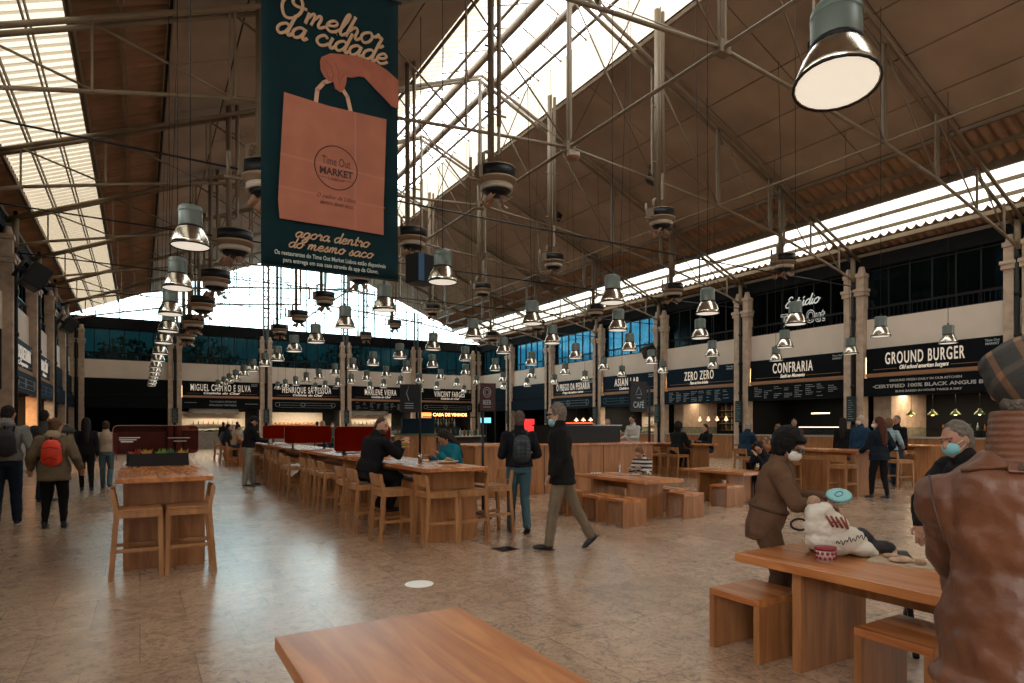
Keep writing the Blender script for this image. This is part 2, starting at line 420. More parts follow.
# clerestory windows, one per bay
wn = 0
def window(side, k, glass):
    global wn
    x, y, rz, w = jig(side, k); h = w/2-.38; wn += 1
    fr = MB()
    for i in range(7):
        xx = -h+2*h*i/6; fr.box(xx-.025, xx+.025, .1, .18, Z4, Z5+.05)
    for z in (Z4+.03, Z4+.45, Z5-.02): fr.box(-h, h, .11, .17, z-.025, z+.025)
    for i in range(28): fr.box(-h+2*h*i/28, -h+2*h*i/28+.015, .05, .065, Z4, Z4+.4)
    fr.box(-h, h, .04, .075, Z4+.38, Z4+.42)
    o = struct(fr.build('window_%d' % wn, M_black)); o.location = (x, y, 0); o.rotation_euler = (0, 0, rz)
    p = MB(); p.box(-h, h, .13, .14, Z4, Z5+.05); p.build('pane', glass, o)
    if side == 'right' and k >= 4:           # offices behind the near windows
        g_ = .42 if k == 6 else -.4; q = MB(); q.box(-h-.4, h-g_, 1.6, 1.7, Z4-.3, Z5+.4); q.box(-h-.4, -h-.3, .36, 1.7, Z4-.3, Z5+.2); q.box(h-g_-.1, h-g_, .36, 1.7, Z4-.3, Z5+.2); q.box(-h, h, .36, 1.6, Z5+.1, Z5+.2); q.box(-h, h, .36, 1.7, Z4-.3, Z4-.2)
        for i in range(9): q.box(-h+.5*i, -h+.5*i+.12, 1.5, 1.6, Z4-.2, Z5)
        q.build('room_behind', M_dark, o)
for k in range(8): window('right', k, M_winb if k in (1, 2, 3, 6) else M_win)
for k in range(0, 6): window('left', k, M_win)
for k in range(5): window('back', k, M_win)

# gable glazing over the back wall
wn += 1
gb = MB()
for i in range(1, 22):
    xx = XL+(XR-XL)*i/22; gb.box(xx-.03, xx+.03, YB+.05, YB+.13, 8.0, roofz(xx)-.05)
for z in (9.1, 10.2, 11.3, 12.4):
    dx = 13.45-(z-7.9)/.422; gb.box(XL+dx*1.0+.1, XR-dx-.1, YB+.06, YB+.12, z-.025, z+.025)
for xx in XC[1:5]:
    for dx in (-.14, .14): gb.box(xx+dx-.05, xx+dx+.05, YB-.15, YB-.05, 7.3, roofz(xx)-.1)
    z = 7.5
    while z < roofz(xx)-.3:
        gb.box(xx-.14, xx+.14, YB-.13, YB-.07, z, z+.08); z += .6
o = struct(gb.build('window_%d' % wn, mat('grey_steel_mullion', (.10, .11, .11), .6)))
g = MB(); g.v = [(XL, YB+.08, 7.95), (XR, YB+.08, 7.95), (XM, YB+.08, roofz(XM))]; g.f = [(0, 1, 2)]; g.mi = [0]; g.sm = [False]
g.build('pane', M_gable, o, recalc=False)

# ---------------------------------------------------------------- roof
XA, XB_ = 12.44, 19.36                    # board ceiling; corrugated below XB_, strip of light XS0..XS1
XS0, XS1, XE = 21.03, 22.80, 23.75
def side_x(x, s): return XM+s*(x-XM)
def slab(mb, x0, x1, y0, y1, t, s, dz=0):
    a, b = side_x(x0, s), side_x(x1, s)
    v = []
    for x in (a, b):
        for y in (y0, y1):
            for d in (0, t): v.append((x, y, roofz(x)+dz+d))
    mb.add(v, [(0,1,3,2),(4,6,7,5),(0,4,5,1),(2,3,7,6),(0,2,6,4),(1,5,7,3)])
def wavy(mb, x0, x1, y0, y1, s, lam=.30, amp=.07, dz=.2):
    n = int((y1-y0)/lam*8); vs = []; a, b = side_x(x0, s), side_x(x1, s)
    for i in range(n+1):
        y = y0+(y1-y0)*i/n; w = amp*(1-2*abs(math.sin(PI*(y-y0)/lam)))
        vs += [(a, y, roofz(a)+dz+w), (b, y, roofz(b)+dz+w)]
    mb.add(vs, [(2*i, 2*i+2, 2*i+3, 2*i+1) for i in range(n)], True)
ce = MB(); ce.cur = 1
for s in (1, -1): slab(ce, XA, XB_+.05, YF, YB, .03, s, .09)
ce.cur = 0
for s in (1, -1):
    for i in range(5):
        x0 = XA+(XB_-XA)*i/5+.02; x1 = XA+(XB_-XA)*(i+1)/5-.02
        y = YF
        while y < YB-.1:
            slab(ce, x0, x1, y+.015, min(y+2.575, YB)-.015, .03, s, .05); y += 2.575
ceil = struct(ce.build('ceiling', [M_panel, M_seam]))
co = MB()
for s in (1, -1):
    wavy(co, XB_-.4, XS0, YF, YB, s); wavy(co, XS1, XE+.15, YF, YB, s)
co.build('corrugated_sheet', M_corr, ceil, recalc=False)
pu = MB()
for s in (1, -1):
    for x in (XB_+.02, 20.2, XS0-.02, 21.62, 22.21, XS1+.03, 23.4):
        a = side_x(x, s); q = x in (XS0-.02, XS1+.03)
        for dx in (-.05, .03): pu.box(a+dx, a+dx+.02+.02*q, YF, YB, roofz(a)-.07, roofz(a)+.04)
        if q: pu.box(a-.02, a+.02, YF, YB, roofz(a)+.02, roofz(a)+(.27 if x < 22 else .08))
    for x in (XA, 11.1, 10.45):
        a = side_x(x, s); r = .12 if x == 10.45 else .05
        pu.cyl((a, YF, roofz(a)-r-.02), (a, YB, roofz(a)-r-.02), r, n=8, caps=False)
pu.build('purlin', M_steel, ceil)
for i, (s, mm) in enumerate(((1, M_scorr), (-1, M_scorrw))):
    wn += 1; m1 = MB(); wavy(m1, XS0, XS1, YF, YB, s); struct(m1.build('window_%d' % wn, mm, recalc=False))
for s in (1, -1):
    wn += 1; m1 = MB(); wavy(m1, 11.45, XA+.2, YF, YB, s, .3, .04, .17); struct(m1.build('window_%d' % wn, M_scorrw, recalc=False))
wn += 1; sg = MB(); 
y = YF
for s in (1, -1):
    y = YF
    while y < YB:
        a, b = side_x(10.0, s), side_x(11.45, s); y += 1.2875
        sg.bar((a, y, roofz(a)+.05), (b, y, roofz(b)+.05), .035)
rg = struct(sg.build('window_%d' % wn, M_steel)); gl = MB()
for s in (1, -1):
    a, b = side_x(XM, s), side_x(11.5, s)
    gl.add([(a, YF, roofz(a)+.1), (b, YF, roofz(b)+.1), (b, YB, roofz(b)+.1), (a, YB, roofz(a)+.1)], [(0, 1, 2, 3)])
gl.build('pane', M_sglass, rg, recalc=False)

# ---------------------------------------------------------------- roof trusses (one thing per frame)
KN = [(XM, 9.0), (13.0, 8.75), (15.76, 8.48), (18.3, 8.1), (20.6, 7.6), (22.3, 7.22), (23.35, 6.9)]
TL = {1: 'farthest full roof frame close to the glazed gable'}
def truss(k):
    Y = YC[k]; n = len(YC)-1
    o = {7: 'first', 6: 'second', 5: 'third', 4: 'fourth', 3: 'fifth', 2: 'sixth', 1: 'seventh', 8: 'overhead unseen'}[k]
    t = thing('roof_truss', 'cream tubular steel roof frame spanning the hall, %s from the camera' % o, 'roof truss', (0, Y, 0), 0, 'roof frames across the hall')
    for s in (1, -1):
        a, b = XM, side_x(23.4, s)
        for nm, dy in (('rafter', -.13), ('rafter', .13)):
            m = MB(); m.cyl((a, dy, roofz(a)-.22), (b, dy, roofz(b)-.22), .055, n=8); m.build(nm, M_steel, t)
        m = MB()
        for i in range(6):
            p, q = KN[i], KN[i+1]
            m.cyl((side_x(p[0], s), 0, p[1]), (side_x(q[0], s), 0, q[1]), .043, n=8)
        m.build('bottom_chord', M_steel, t)
        for i in range(1, 6):
            x = side_x(KN[i][0], s); m = MB()
            w = .06 if i % 2 else .045
            m.bar((x-.05, 0, KN[i][1]), (x-.05, 0, roofz(x)-.2), .04, .06)
            if i in (2, 3): m.bar((x+.05, 0, KN[i][1]), (x+.05, 0, roofz(x)-.2), .045, .07)
            m.build('post', M_steel, t)
        for i in range(0, 5):
            x0 = side_x(KN[i][0], s); x1 = side_x(KN[i+1][0], s); m = MB()
            m.cyl((x0, 0, roofz(x0)-.25 if s > 0 else KN[i][1]), (x1, 0, KN[i+1][1] if s > 0 else roofz(x1)-.25), .024, n=6); m.build('diagonal', M_steel, t)
        x0 = side_x(18.3, s); x1 = side_x(20.6, s); m = MB(); m.cyl((x0, 0, 8.1), (x1, 0, roofz(x1)-.25), .014, n=5)
        m.build('tie_rod', M_black, t)
        m = MB(); xx = side_x(23.15, s); m.cyl((xx, 0, 6.9), (xx, 0, roofz(xx)-.2), .09, n=10)
        m.build('wall_post', M_steel, t)
    m = MB(); m.bar((XM, -.06, 9.0), (XM, -.06, 13.3), .05, .07); m.bar((XM, .06, 9.0), (XM, .06, 13.3), .05, .07)
    m.obox((XM, 0, 9.0), (.3, .2, .26)); m.build('king_post', M_steel, t)
    return t
for k in range(7, 0, -1): truss(k)
# tubes and rods running along the hall between the frames
for i, (x, z, r, lb) in enumerate(((XM, 9.0, .05, 'long cream tube tying the roof frames together under the ridge'),
                               (15.76, 8.48, .03, 'slim long tube along the right side of the roof frames'),
                               )):
    m = MB(); m.cyl((x, YC[8], z), (x, YB-.2, z), r, n=8)
    tag(m.build('tie_tube', M_steel), lb, 'tube', 'long tubes between roof frames')
for k in range(7, 1, -1):
    y0, y1 = YC[k]+.1, YC[k-1]-.1
    t = thing('cross_brace', 'x', 'bracing', (XM, 0, 0))
    for a, b in ((y0, y1), (y1, y0)):
        m = MB(); m.cyl((.03 if a == y0 else -.03, a, 9.1), (.03 if a == y0 else -.03, b, 13.2), .016, n=5); m.build('rod', M_steel, t)
    tag(t, 'thin crossed bracing rods under the ridge, %s pair from the camera' % ['', '', 'sixth', 'fifth', 'fourth', 'third', 'second', 'first'][k], 'bracing', 'crossed rods under the ridge')
for k, o in ((6, 'nearest'), (5, 'second'), (4, 'third'), (3, 'fourth')):
    m = MB(); pts = [(XL+(XR-XL)*i/24, YC[k], 6.65+.1*((i/12-1)**2)) for i in range(25)]; m.tube(pts, .022, 5)
    tag(m.build('power_cable', M_black), 'black cable slung across the hall from wall to wall, %s' % o, 'cable', 'cables slung across the hall')

# ---------------------------------------------------------------- columns
def column(x, y, rz, label, panel=True):
    t = thing('column', label, 'column', (x, y, 0), rz, 'stone and iron columns between the stalls')
    for s in (-1, 1):
        m = MB(); m.box(s*.24-.14, s*.24+.14, -.24, .1, 0, 7.05)
        for i in range(1, 9): pass
        m.build('shaft', M_stone, t, bevel=.01)
        m = MB(); m.box(s*.24-.19, s*.24+.19, -.3, .1, 6.35, 6.5); m.box(s*.24-.22, s*.24+.22, -.33, .1, 6.5, 6.62)
        m.box(s*.24-.17, s*.24+.17, -.28, .1, 7.05, 7.2); m.cyl((s*.24, -.1, 7.2), (s*.24, -.1, 7.45), .15, .09, 12)
        m.build('capital', M_stone, t, bevel=.012)
        m = MB(); m.box(s*.24-.17, s*.24+.17, -.28, .1, 0, .35); m.build('base', M_stone, t)
    m = MB(); m.cyl((0, -.26, 0), (0, -.26, 8.0), .06, n=10)
    for z in (.5, 1.4, 2.9, 4.2, 5.5, 6.6): m.cyl((0, -.26, z), (0, -.26, z+.12), .085, n=10)
    m.build('iron_pipe', M_black, t)
    if panel:
        m = MB(); m.box(-.17, .17, -.40, -.33, 1.65, 2.6); p = m.build('notice_panel', mat('dark_green_panel', (.01, .03, .032), .4), t)
        m = MB()
        for i in range(9): m.box(-.11, .11-.05*(i % 3), -.404, -.4, 1.75+i*.085, 1.765+i*.085)
        m.build('writing', M_chalk, p)
RN = {7: 'beside the right edge, past the burger sign', 6: 'between the burger stall and the CONFRARIA sign', 5: 'between the CONFRARIA and ZERO ZERO signs',
      4: 'between the ZERO ZERO and ASIAN LAB signs', 3: 'between the ASIAN LAB and PREGO signs', 2: 'left of the PREGO sign on the right wall',
      1: 'on the right wall nearest the far corner'}
for k in range(7, 0, -1): column(XR, YC[k], -PI/2, 'pale stone twin column with black iron pipe, '+RN[k])
for k, w_ in ((4, 'at the extreme left edge'), (3, 'second from the left edge'), (2, 'third from the left edge'), (1, 'nearest the far left corner')):
    column(XL, YC[k], PI/2, 'pale stone twin column with black iron pipe, left wall, '+w_, False)
for k, w_ in ((0, 'in the far left corner'), (1, 'left of the MIGUEL CASTRO sign'), (2, 'between the MIGUEL CASTRO and HENRIQUE signs'), (3, 'between the HENRIQUE and MARLENE signs'),
              (4, 'between the MARLENE and VINCENT signs'), (5, 'in the far right corner')):
    column(XC[k]+(.3 if k == 0 else -.3 if k == 5 else 0), YB, 0, 'pale stone twin column with black iron pipe, back wall, '+w_, k in (1, 2, 3))

# ---------------------------------------------------------------- stall fronts
def pendant(x, y, z, top, shade_mat, label, group, r=.17, glow=True):
    t = thing('pendant_lamp', label, 'pendant lamp', (x, y, z), 0, group)
    m = MB(); m.lathe([(r, 0), (r*.96, .03), (r*.6, .1), (.04, .15), (.04, .2), (0, .2)], n=16); m.lathe([(r*.9, .005), (r*.5, .08), (0, .1)], n=16)
    m.build('lamp_shade', shade_mat, t, recalc=False)
    m = MB(); m.ell((0, 0, .03), (.055, .055, .055), nu=8, nv=6); m.build('bulb', mat('warm_bulb', (1, .8, .5), .5, emit=(1, .55, .22), estr=9), t)
    m = MB(); m.cyl((0, 0, .2), (0, 0, top-z), .008, n=5); m.build('cord', M_black, t)
M_gshade = mat('green_enamel', (.16, .22, .045), .25); M_wshade = mat('opal_shade', (.75, .6, .42), .4, emit=(1, .7, .4), estr=.8)
def bottles(x0, x1, y, z, n, tint, where, group, wf):
    for i in range(n):
        M = wf@Matrix.Translation((x0+(x1-x0)*i/max(n-1, 1), y, z))
        b = MB(); h = .24+.06*((i*7) % 3)/2
        b.lathe([(0, 0), (.037, 0), (.037, h*.6), (.014, h*.78), (.014, h), (0, h)], n=8)
        o = b.build('bottle', tint[i % len(tint)]); o.matrix_world = M
        o.location = M.to_translation(); tag(o, 'bottle standing %s' % where, 'bottle', group)
M_bot = [mat('amber_bottle', (.22, .09, .02), .15), mat('green_bottle', (.02, .07, .03), .15), mat('clear_bottle', (.3, .32, .3), .15)]

def sign(side, k, S):
    x, y, rz, w = jig(side, k); words, tw, tag_, style, cx = S
    h = w/2-.42; F = frame(x, y, rz)
    nm = words or ''
    if side == 'left' and words: nm = {3: 'nearer left-wall', 2: 'farther left-wall'}[k]
    bm_ = M_navy if side != 'back' and (side == 'left' or k <= 4) else M_char
    place = {'right': 'right wall', 'left': 'left wall', 'back': 'back wall'}[side]
    pos = ['first', 'second', 'third', 'fourth', 'fifth', 'sixth', 'seventh', 'eighth', 'ninth'][k]
    if side == 'back': pos += ' bay from the left'
    else: pos += ' bay from the far corner'
    t = thing('shop_sign', ('blue shop sign with pale letters, the %s one' % nm) if words and side == 'left' else ('dark shop sign reading %s over a stall on the %s' % (nm, place)) if words else 'plain dark fascia without words on the %s, %s' % (place, pos),
              'sign', (x, y, 0), rz, 'signs over the food stalls')
    m = MB(); m.box(-h, h, -.1, -.005, Z2, Z3-.01); m.build('board', bm_, t)
    m = MB(); m.box(-h, h, -.13, -.005, Z1, Z2); m.build('trim_strip', M_copper if words else M_dark, t)
    if words:
        m = MB(); put_text(m, words, cx, Z2+.31, -.105, .60, bold=.007, sp=1.2, ext=.012, width=tw); m.build('lettering', M_cream, t)
        m = MB(); put_text(m, tag_, cx, Z2+.1, -.105, .2, bold=.006, shear=.4, ext=.006, width=tw*.62); m.build('tagline', M_cream, t)
        m = MB(); m.box(-h+.25, cx-tw*.34, -.106, -.1, Z2+.13, Z2+.145); m.build('rule_line', M_copper, t); m = MB(); m.box(cx+tw*.34, h-.15, -.106, -.1, Z2+.13, Z2+.145); m.build('rule_line', M_copper, t)
        m = MB(); put_text(m, 'Time Out', h-.3, Z3-.16, -.105, .1, bold=.003); put_text(m, 'MARKET', h-.3, Z3-.27, -.105, .1, bold=.004); m.build('small_logo', M_chalk, t)
        m = MB(); m.box(-h-.045, -h-.02, -.06, -.03, Z1, Z1+.75); m.build('light_strip', M_glow, t)
    # menu board
    t = thing('menu_board', ('long dark menu board under the %s sign' % nm) if words else 'long dark blank menu board on the %s, %s' % (place, pos), 'menu board', (x, y, 0), rz, 'menu boards over the counters')
    m = MB(); m.box(-h-.05, h+.05, -.22, -.14, Z0, Z1-.03); m.build('board', bm_ if style != 'sushi' else M_char, t)
    if style == 'burger':
        m = MB(); put_text(m, 'GROUND FRESH DAILY IN OUR KITCHEN', -.1, 3.08, -.223, .11, bold=.002, width=2.3)
        put_text(m, '·CERTIFIED 100% BLACK ANGUS BEEF·', .1, 2.86, -.223, .17, bold=.004, width=3.9)
        put_text(m, 'BUNS BAKED IN HOUSE TWICE A DAY', .0, 2.69, -.223, .1, bold=.002, width=2.1); m.build('lettering', mat('grey_letter', (.5, .5, .48), .7), t)
    elif words:
        m = MB(); rr = random.Random(k+ord(side[0]))
        if style in ('sushi', 'pizza') or side == 'back' and k in (3,):
            for c in range(8):
                for r in range(7):
                    if rr.random() < .85:
                        xx = -h+.3+c*(2*h-.4)/8; L = rr.uniform(.12, .38); z = Z0+.1+r*.075
                        while L > 0:
                            q = rr.uniform(.02, .05); m.box(xx, xx+q, -.224, -.22, z, z+rr.uniform(.018, .032)); xx += q+.012; L -= q+.012
        elif side == 'back' and k == 1:
            put_text(m, 'TAVOLEIRO PETISCOS', .05, 2.98, -.224, .16, width=1.6, bold=.003); put_text(m, 'PREGADOS TÁRTAROS', .05, 2.76, -.224, .16, width=1.6, bold=.003)
            m.box(-h+.1, -h+.8, -.224, -.22, 2.94, 2.97); m.box(h-.9, h-.1, -.224, -.22, 2.9, 2.93)
        else:
            for r in range(3): m.box(-h+.4, h-.5, -.224, -.22, 2.72+r*.16, 2.733+r*.16)
            for xx in (-h+.3, -.3, h-.5):
                pts = [(xx+.14*math.cos(a*PI/8), -.222, 2.92+.14*math.sin(a*PI/8)) for a in range(16)]; m.tube(pts, .012, 4, True)
        m.build('writing', M_chalk if style != 'kitchen' or side == 'back' else mat('blue_writing', (.08, .2, .3), .6), t)
    # counter
    if style == 'dark' and side != 'back': return
    t = thing('serving_counter', 'long serving counter %s' % (('under the %s sign' % nm) if words else 'in the dark bay at the far left of the back wall'), 'counter', (x, y, 0), rz, 'counters of the food stalls')
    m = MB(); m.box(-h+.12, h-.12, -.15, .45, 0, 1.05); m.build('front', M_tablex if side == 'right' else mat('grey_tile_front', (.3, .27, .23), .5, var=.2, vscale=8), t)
    m = MB(); m.box(-h+.05, h-.05, -.2, .5, 1.05, 1.1); m.build('worktop', mat('pale_worktop', (.4, .38, .34), .3), t)
    if style not in ('dark', 'sushi'):
        m = MB(); m.box(-h+.4, h-.6, .0, .02, 1.1, 1.42); m.box(-h+.4, h-.6, .0, .4, 1.41, 1.43); m.build('display_glass', glassy('display_glass', (.75, .85, .85), (.6, .65, .65), .15) if 'display_glass' not in MATS else MATS['display_glass'], t)
    loc = 'counter of the %s' % (nm.title()+' stall')
    # things on the counters
    rr = random.Random(k*3+ord(side[0]))
    if style in ('bakery', 'kitchen', 'grill'):
        for i in range(7):
            M = F@Matrix.Translation((-h+.7+i*.45, .2, 1.1)); b = MB(); r = .07+.03*rr.random()
            b.lathe([(0, 0), (r, 0), (r*1.3, .05), (r*1.35, .06), (r, .12), (0, .15)], n=10)
            o = b.build('food_bowl', mat('food_%d' % (i % 3), [(.5, .25, .1), (.55, .45, .3), (.3, .12, .06)][i % 3], .6)); o.location = M.to_translation()
            tag(o, 'small bowl of food on the '+loc, 'bowl', 'bowls on the '+loc)
    area('stall_light', F@Vector((0, 1.3, 2.7)), (0, 0, rz), w*.6, .5, {'kitchen': 150, 'bakery': 140, 'warm': 300, 'burger': 75, 'grill': 60, 'sushi': 30, 'pizza': 32, 'wine': 50}.get(style, 0.5), (1, .52, .22) if style == 'warm' else (1, .76, .5))
    if style == 'kitchen':
        t = thing('kitchen_hood', 'dark extractor hood hanging inside the %s stall' % nm.title(), 'hood', (x, y, 0), rz)
        m = MB(); m.box(-h+.5, h-1.0, 2.2, 2.85, 2.3, 2.7); m.build('canopy', M_black, t)
        m = MB()
        for i in range(5): m.box(-h+.7+i*.6, -h+.95+i*.6, 2.3, 2.75, 2.26, 2.3)
        m.build('filter', M_alu, t)
        t = thing('shelf', 'kitchen shelf with jars inside the %s stall' % nm.title(), 'shelf', (x, y, 0), rz)
        m = MB(); m.box(-h+.6, h-1.1, 2.6, 2.88, 1.55, 1.58); m.build('board', M_steel, t)
        bottles(-h+.8, h-1.3, 2.74, 1.58, 9, M_bot, 'on the shelf inside the %s stall' % nm.title(), 'bottles in the %s stall' % nm.title(), F)
    if style == 'bakery':
        t = thing('shelf', 'lit shelf of loaves inside the %s stall' % nm.title(), 'shelf', (x, y, 0), rz)
        m = MB(); m.box(-h+.5, h-1.0, 2.4, 2.88, 1.55, 1.6); m.build('board', M_tablex, t)
        for i in range(11):
            b = MB(); b.ell((0, 0, .06), (.12, .09, .07), nu=10, nv=6); o = b.build('loaf', mat('crust', (.5, .28, .12), .7)); o.location = F@Vector((-h+.7+i*.28, 2.6, 1.6))
            tag(o, 'small brown loaf on the shelf of the Henrique stall', 'loaf', 'loaves on the stall shelf')
    if style == 'burger':
        for i in range(5):
            v = F@Vector((-h+1.15+i*.72, .75, 1.87))
            pendant(v.x, v.y, v.z, 2.75, M_gshade, 'green enamel pendant lamp in the burger stall, %s from the left' % ['first', 'second', 'third', 'fourth', 'fifth'][i], 'green pendant lamps in the burger stall')
        bottles(-h+1.3, h-.5, 2.7, 1.3, 12, M_bot, 'at the back of the burger stall', 'bottles in the burger stall', F)
    if style == 'pizza':
        for i in range(4):
            v = F@Vector((-h+1.3+i*.55, .9, 1.75))
            pendant(v.x, v.y, v.z, 2.75, M_wshade, 'small warm pendant lamp in the Zero Zero stall, %s from the left' % ['first', 'second', 'third', 'fourth'][i], 'small pendants in the pizza stall', .1)
        for j in range(4):
            t = thing('shelf', 'wall shelf of bottles in the Zero Zero stall, %s from the bottom' % ['first', 'second', 'third', 'fourth'][j], 'shelf', (x, y, 0), rz, 'bottle shelves in the pizza stall')
            m = MB(); m.box(-h+1.05, -h+2.2, 2.6, 2.9, 1.25+j*.34, 1.27+j*.34); m.build('board', M_stool, t)
            bottles(-h+1.12, -h+2.12, 2.75, 1.27+j*.34, 9, M_bot, 'on a bottle shelf of the Zero Zero stall', 'bottles on the Zero Zero shelves', F)
    if style == 'grill':
        for i in range(3):
            v = F@Vector((-h+1.2+i*.75, .9, 1.8))
            pendant(v.x, v.y, v.z, 2.75, M_wshade, 'cone pendant lamp in the Prego stall, %s from the left' % ['first', 'second', 'third'][i], 'cone pendants in the Prego stall', .16)
        m = MB(); m.box(-h+.6, h-.8, .5, .56, 1.62, 1.7); o = m.build('heat_shelf', mat('red_heat_bar', (.5, .05, .02), .4, emit=(1, .12, .04), estr=1.2)); o.location = (x, y, 0); o.rotation_euler = (0, 0, rz)
        tag(o, 'red glowing heat bar across the Prego stall counter', 'heat shelf')
    if style == 'sushi':
        t = thing('fluorescent_lamp', 'short bright tube lamp inside the Confraria stall', 'lamp', (x, y, 0), rz)
        m = MB(); m.box(-.3, .5, 1.5, 1.56, 2.0, 2.04); m.build('tube', mat('white_tube', (1, 1, 1), .4, emit=(1, .85, .65), estr=4), t)
        m = MB(); m.box(-.35, .55, 1.48, 1.58, 2.04, 2.09); m.build('housing', M_black, t)
        t = thing('display_case', 'lit glass display case on the Confraria counter', 'display case', (x, y, 0), rz)
        m = MB(); m.box(.2, 1.7, -.1, .3, 1.1, 1.14); m.build('base', M_alu, t)
        m = MB(); m.box(.2, 1.7, -.1, .3, 1.42, 1.45); m.build('lit_top', mat('case_light', (1, .95, .85), .4, emit=(1, .9, .7), estr=1.6), t)
        m = MB(); m.box(.2, 1.7, -.1, -.09, 1.14, 1.42); m.build('glass', MATS['display_glass'], t)
    if style == 'wine':
        t = thing('neon_sign', 'glowing yellow sign reading CASA DE VINHOS', 'sign', (x, y, 0), rz)
        m = MB(); put_text(m, 'CASA DE VINHOS', 0, 2.22, -.4, .34, bold=.012, width=2.9); m.build('lettering', mat('yellow_neon', (1, .6, .2), .5, emit=(1, .55, .16), estr=2.2), t)
        m = MB(); m.box(-h, h, -.38, -.34, 2.12, 2.2); m.build('rail', M_black, t)
        m = MB(); m.box(-h+.05, -h+1.0, .3, .34, 2.1, 2.5); o = m.build('lightbox', mat('orange_lightbox', (1, .5, .15), .5, emit=(1, .4, .1), estr=1.3)); o.location = (x, y, 0)
        tag(o, 'plain orange glowing panel left of the CASA DE VINHOS sign', 'light box')
        for j in range(3):
            bottles(-h+.4, h-.4, 2.7, 1.2+j*.35, 16, M_bot, 'in the wine stall below the yellow glowing sign', 'bottles in the wine stall', F)
for k in (6, 5, 4, 3, 2, 1, 0): sign('right', k, SIGNS_R[k])
for k in (0, 1, 2, 3, 4): sign('back', k, SIGNS_B[k])
for k in (3, 2, 1, 0): sign('left', k, SIGNS_L[k])

# script on the glass above CONFRARIA
x, y, rz, w = jig('right', 5)
t = thing('window_lettering', 'white Estúdio Time Out lettering on the dark window above CONFRARIA', 'sign', (x, y, 0), rz)
m = MB(); script(m, 'Estudio', -.55, 6.45, .05, .22, .03, width=1.55, slope=0); m.build('script_line', mat('white_vinyl', (.6, .62, .6), .6, emit=(.9, .9, .85), estr=.25), t)
m = MB(); put_text(m, 'Time Out', .25, 5.7, .06, .72, bold=.024, ext=.004, width=2.0); m.build('outline', MATS['white_vinyl'], t)
m = MB(); put_text(m, 'Time Out', .25, 5.7, .05, .72, bold=-.004, ext=.004, width=1.96); m.build('inner_fill', M_black, t)

# trees outside, seen through the tinted windows
M_leaf = mat('leaves', (.08, .14, .04), .7, var=.3); M_bark = mat('bark', (.12, .09, .06), .9)
def tree(x, y, h, label, sd):
    r = random.Random(sd); t = thing('tree', label, 'tree', (x, y, -.35), 0, 'trees outside the hall')
    m = MB(); m.cyl((0, 0, 0), (.2, 0, h*.6), .22, .1, 8)
    for i in range(5):
        a = r.uniform(0, 6.28); m.cyl((.1, 0, h*.4), (math.cos(a)*h*.25, math.sin(a)*h*.25, h*.8), .07, .02, 6)
    m.build('trunk', M_bark, t)
    m = MB()
    for i in range(1500):
        a, b = r.uniform(0, 6.28), r.uniform(-1, 1); q = r.random()**.4; s = math.sqrt(1-b*b)
        c = Vector((math.cos(a)*s*q*h*.33, math.sin(a)*s*q*h*.33, h*.68+b*q*h*.33))
        u = Vector((r.uniform(-1, 1), r.uniform(-1, 1), r.uniform(-1, 1))).normalized()*.2; v = u.orthogonal().normalized()*.11
        m.add([c-u, c+v, c+u, c-v], [(0, 1, 2, 3)])
    m.build('foliage', M_leaf, t, recalc=False)
for i, (x, y, h) in enumerate(((-1, 52, 8), (4.5, 54, 8.5), (10, 52.5, 8), (15.5, 54, 9), (21, 52, 8))):
    tree(x, y, h, 'leafy tree outside the back windows, %s from the left' % ['first', 'second', 'third', 'fourth', 'fifth'][i], i)
for i, (x, y, h) in enumerate(((33, 33, 8.5), (32, 25, 8))): tree(x, y, h, 'leafy tree outside the right-hand windows, %s one' % ['farther', 'nearer'][i], 20+i)

# ================================================================ HANGING THINGS
def highbay(r=.218):
    t = thing('highbay_lamp', 'x', 'ceiling lamp', (0, 0, 0)); k = r/.218
    m = MB(); m.lathe([(.13*k, .225*k), (.132*k, .25*k), (.132*k, .45*k), (.12*k, .47*k), (.03, .475*k), (0, .475*k)], n=20)
    m.lathe([(.136*k, .40*k), (.138*k, .41*k), (.136*k, .42*k)], n=20); h = m.build('housing', M_green, t)
    m = MB(); m.lathe([(.06, .21*k), (.137*k, .215*k), (.14*k, .235*k), (.06, .24*k)], n=20); m.cyl((.06, 0, .48*k), (-.06, 0, .48*k), .01, n=6); m.cyl((0, 0, .47*k), (0, 0, .53*k), .02, n=8)
    m.build('collar', M_black, h)
    m = MB(); m.lathe([(.128*k, .225*k), (.15*k, .19*k), (.185*k, .12*k), (.207*k, .05*k), (.216*k, .0), (.205*k, .002), (.18*k, .1*k), (.12*k, .2*k)], n=24)
    m.build('reflector', M_alu, t, recalc=False)
    m = MB(); m.lathe([(.212*k, -.006), (.222*k, -.006), (.224*k, .006), (.216*k, .012)], n=24); m.build('rim', M_black, t)
    m = MB(); m.lathe([(0, .012), (.207*k, .004)], n=24); m.build('lens', M_lens, t, recalc=False)
    return t
def cable(h, t, r=.006):
    m = MB(); m.cyl((0, 0, .5), (0, 0, h), r, n=5); return m.build('cable', M_black, t)
proto = highbay(); first = True
ROWS = [(.526, 8.4, 13, 'hanging above the left aisle'), (3.86, 8.5, 13, 'above the long bar tables'), (7.05, 8.45, 13, 'right of the bar tables'),
        (9.24, 8.3, 13, 'under the glazed ridge'), (11.85, 8.3, 12, 'right of the ridge'), (15.1, 8.25, 12, 'second row from the right wall'), (18.1, 8.2, 12, 'nearest the right wall')]
KIDS_proto = None
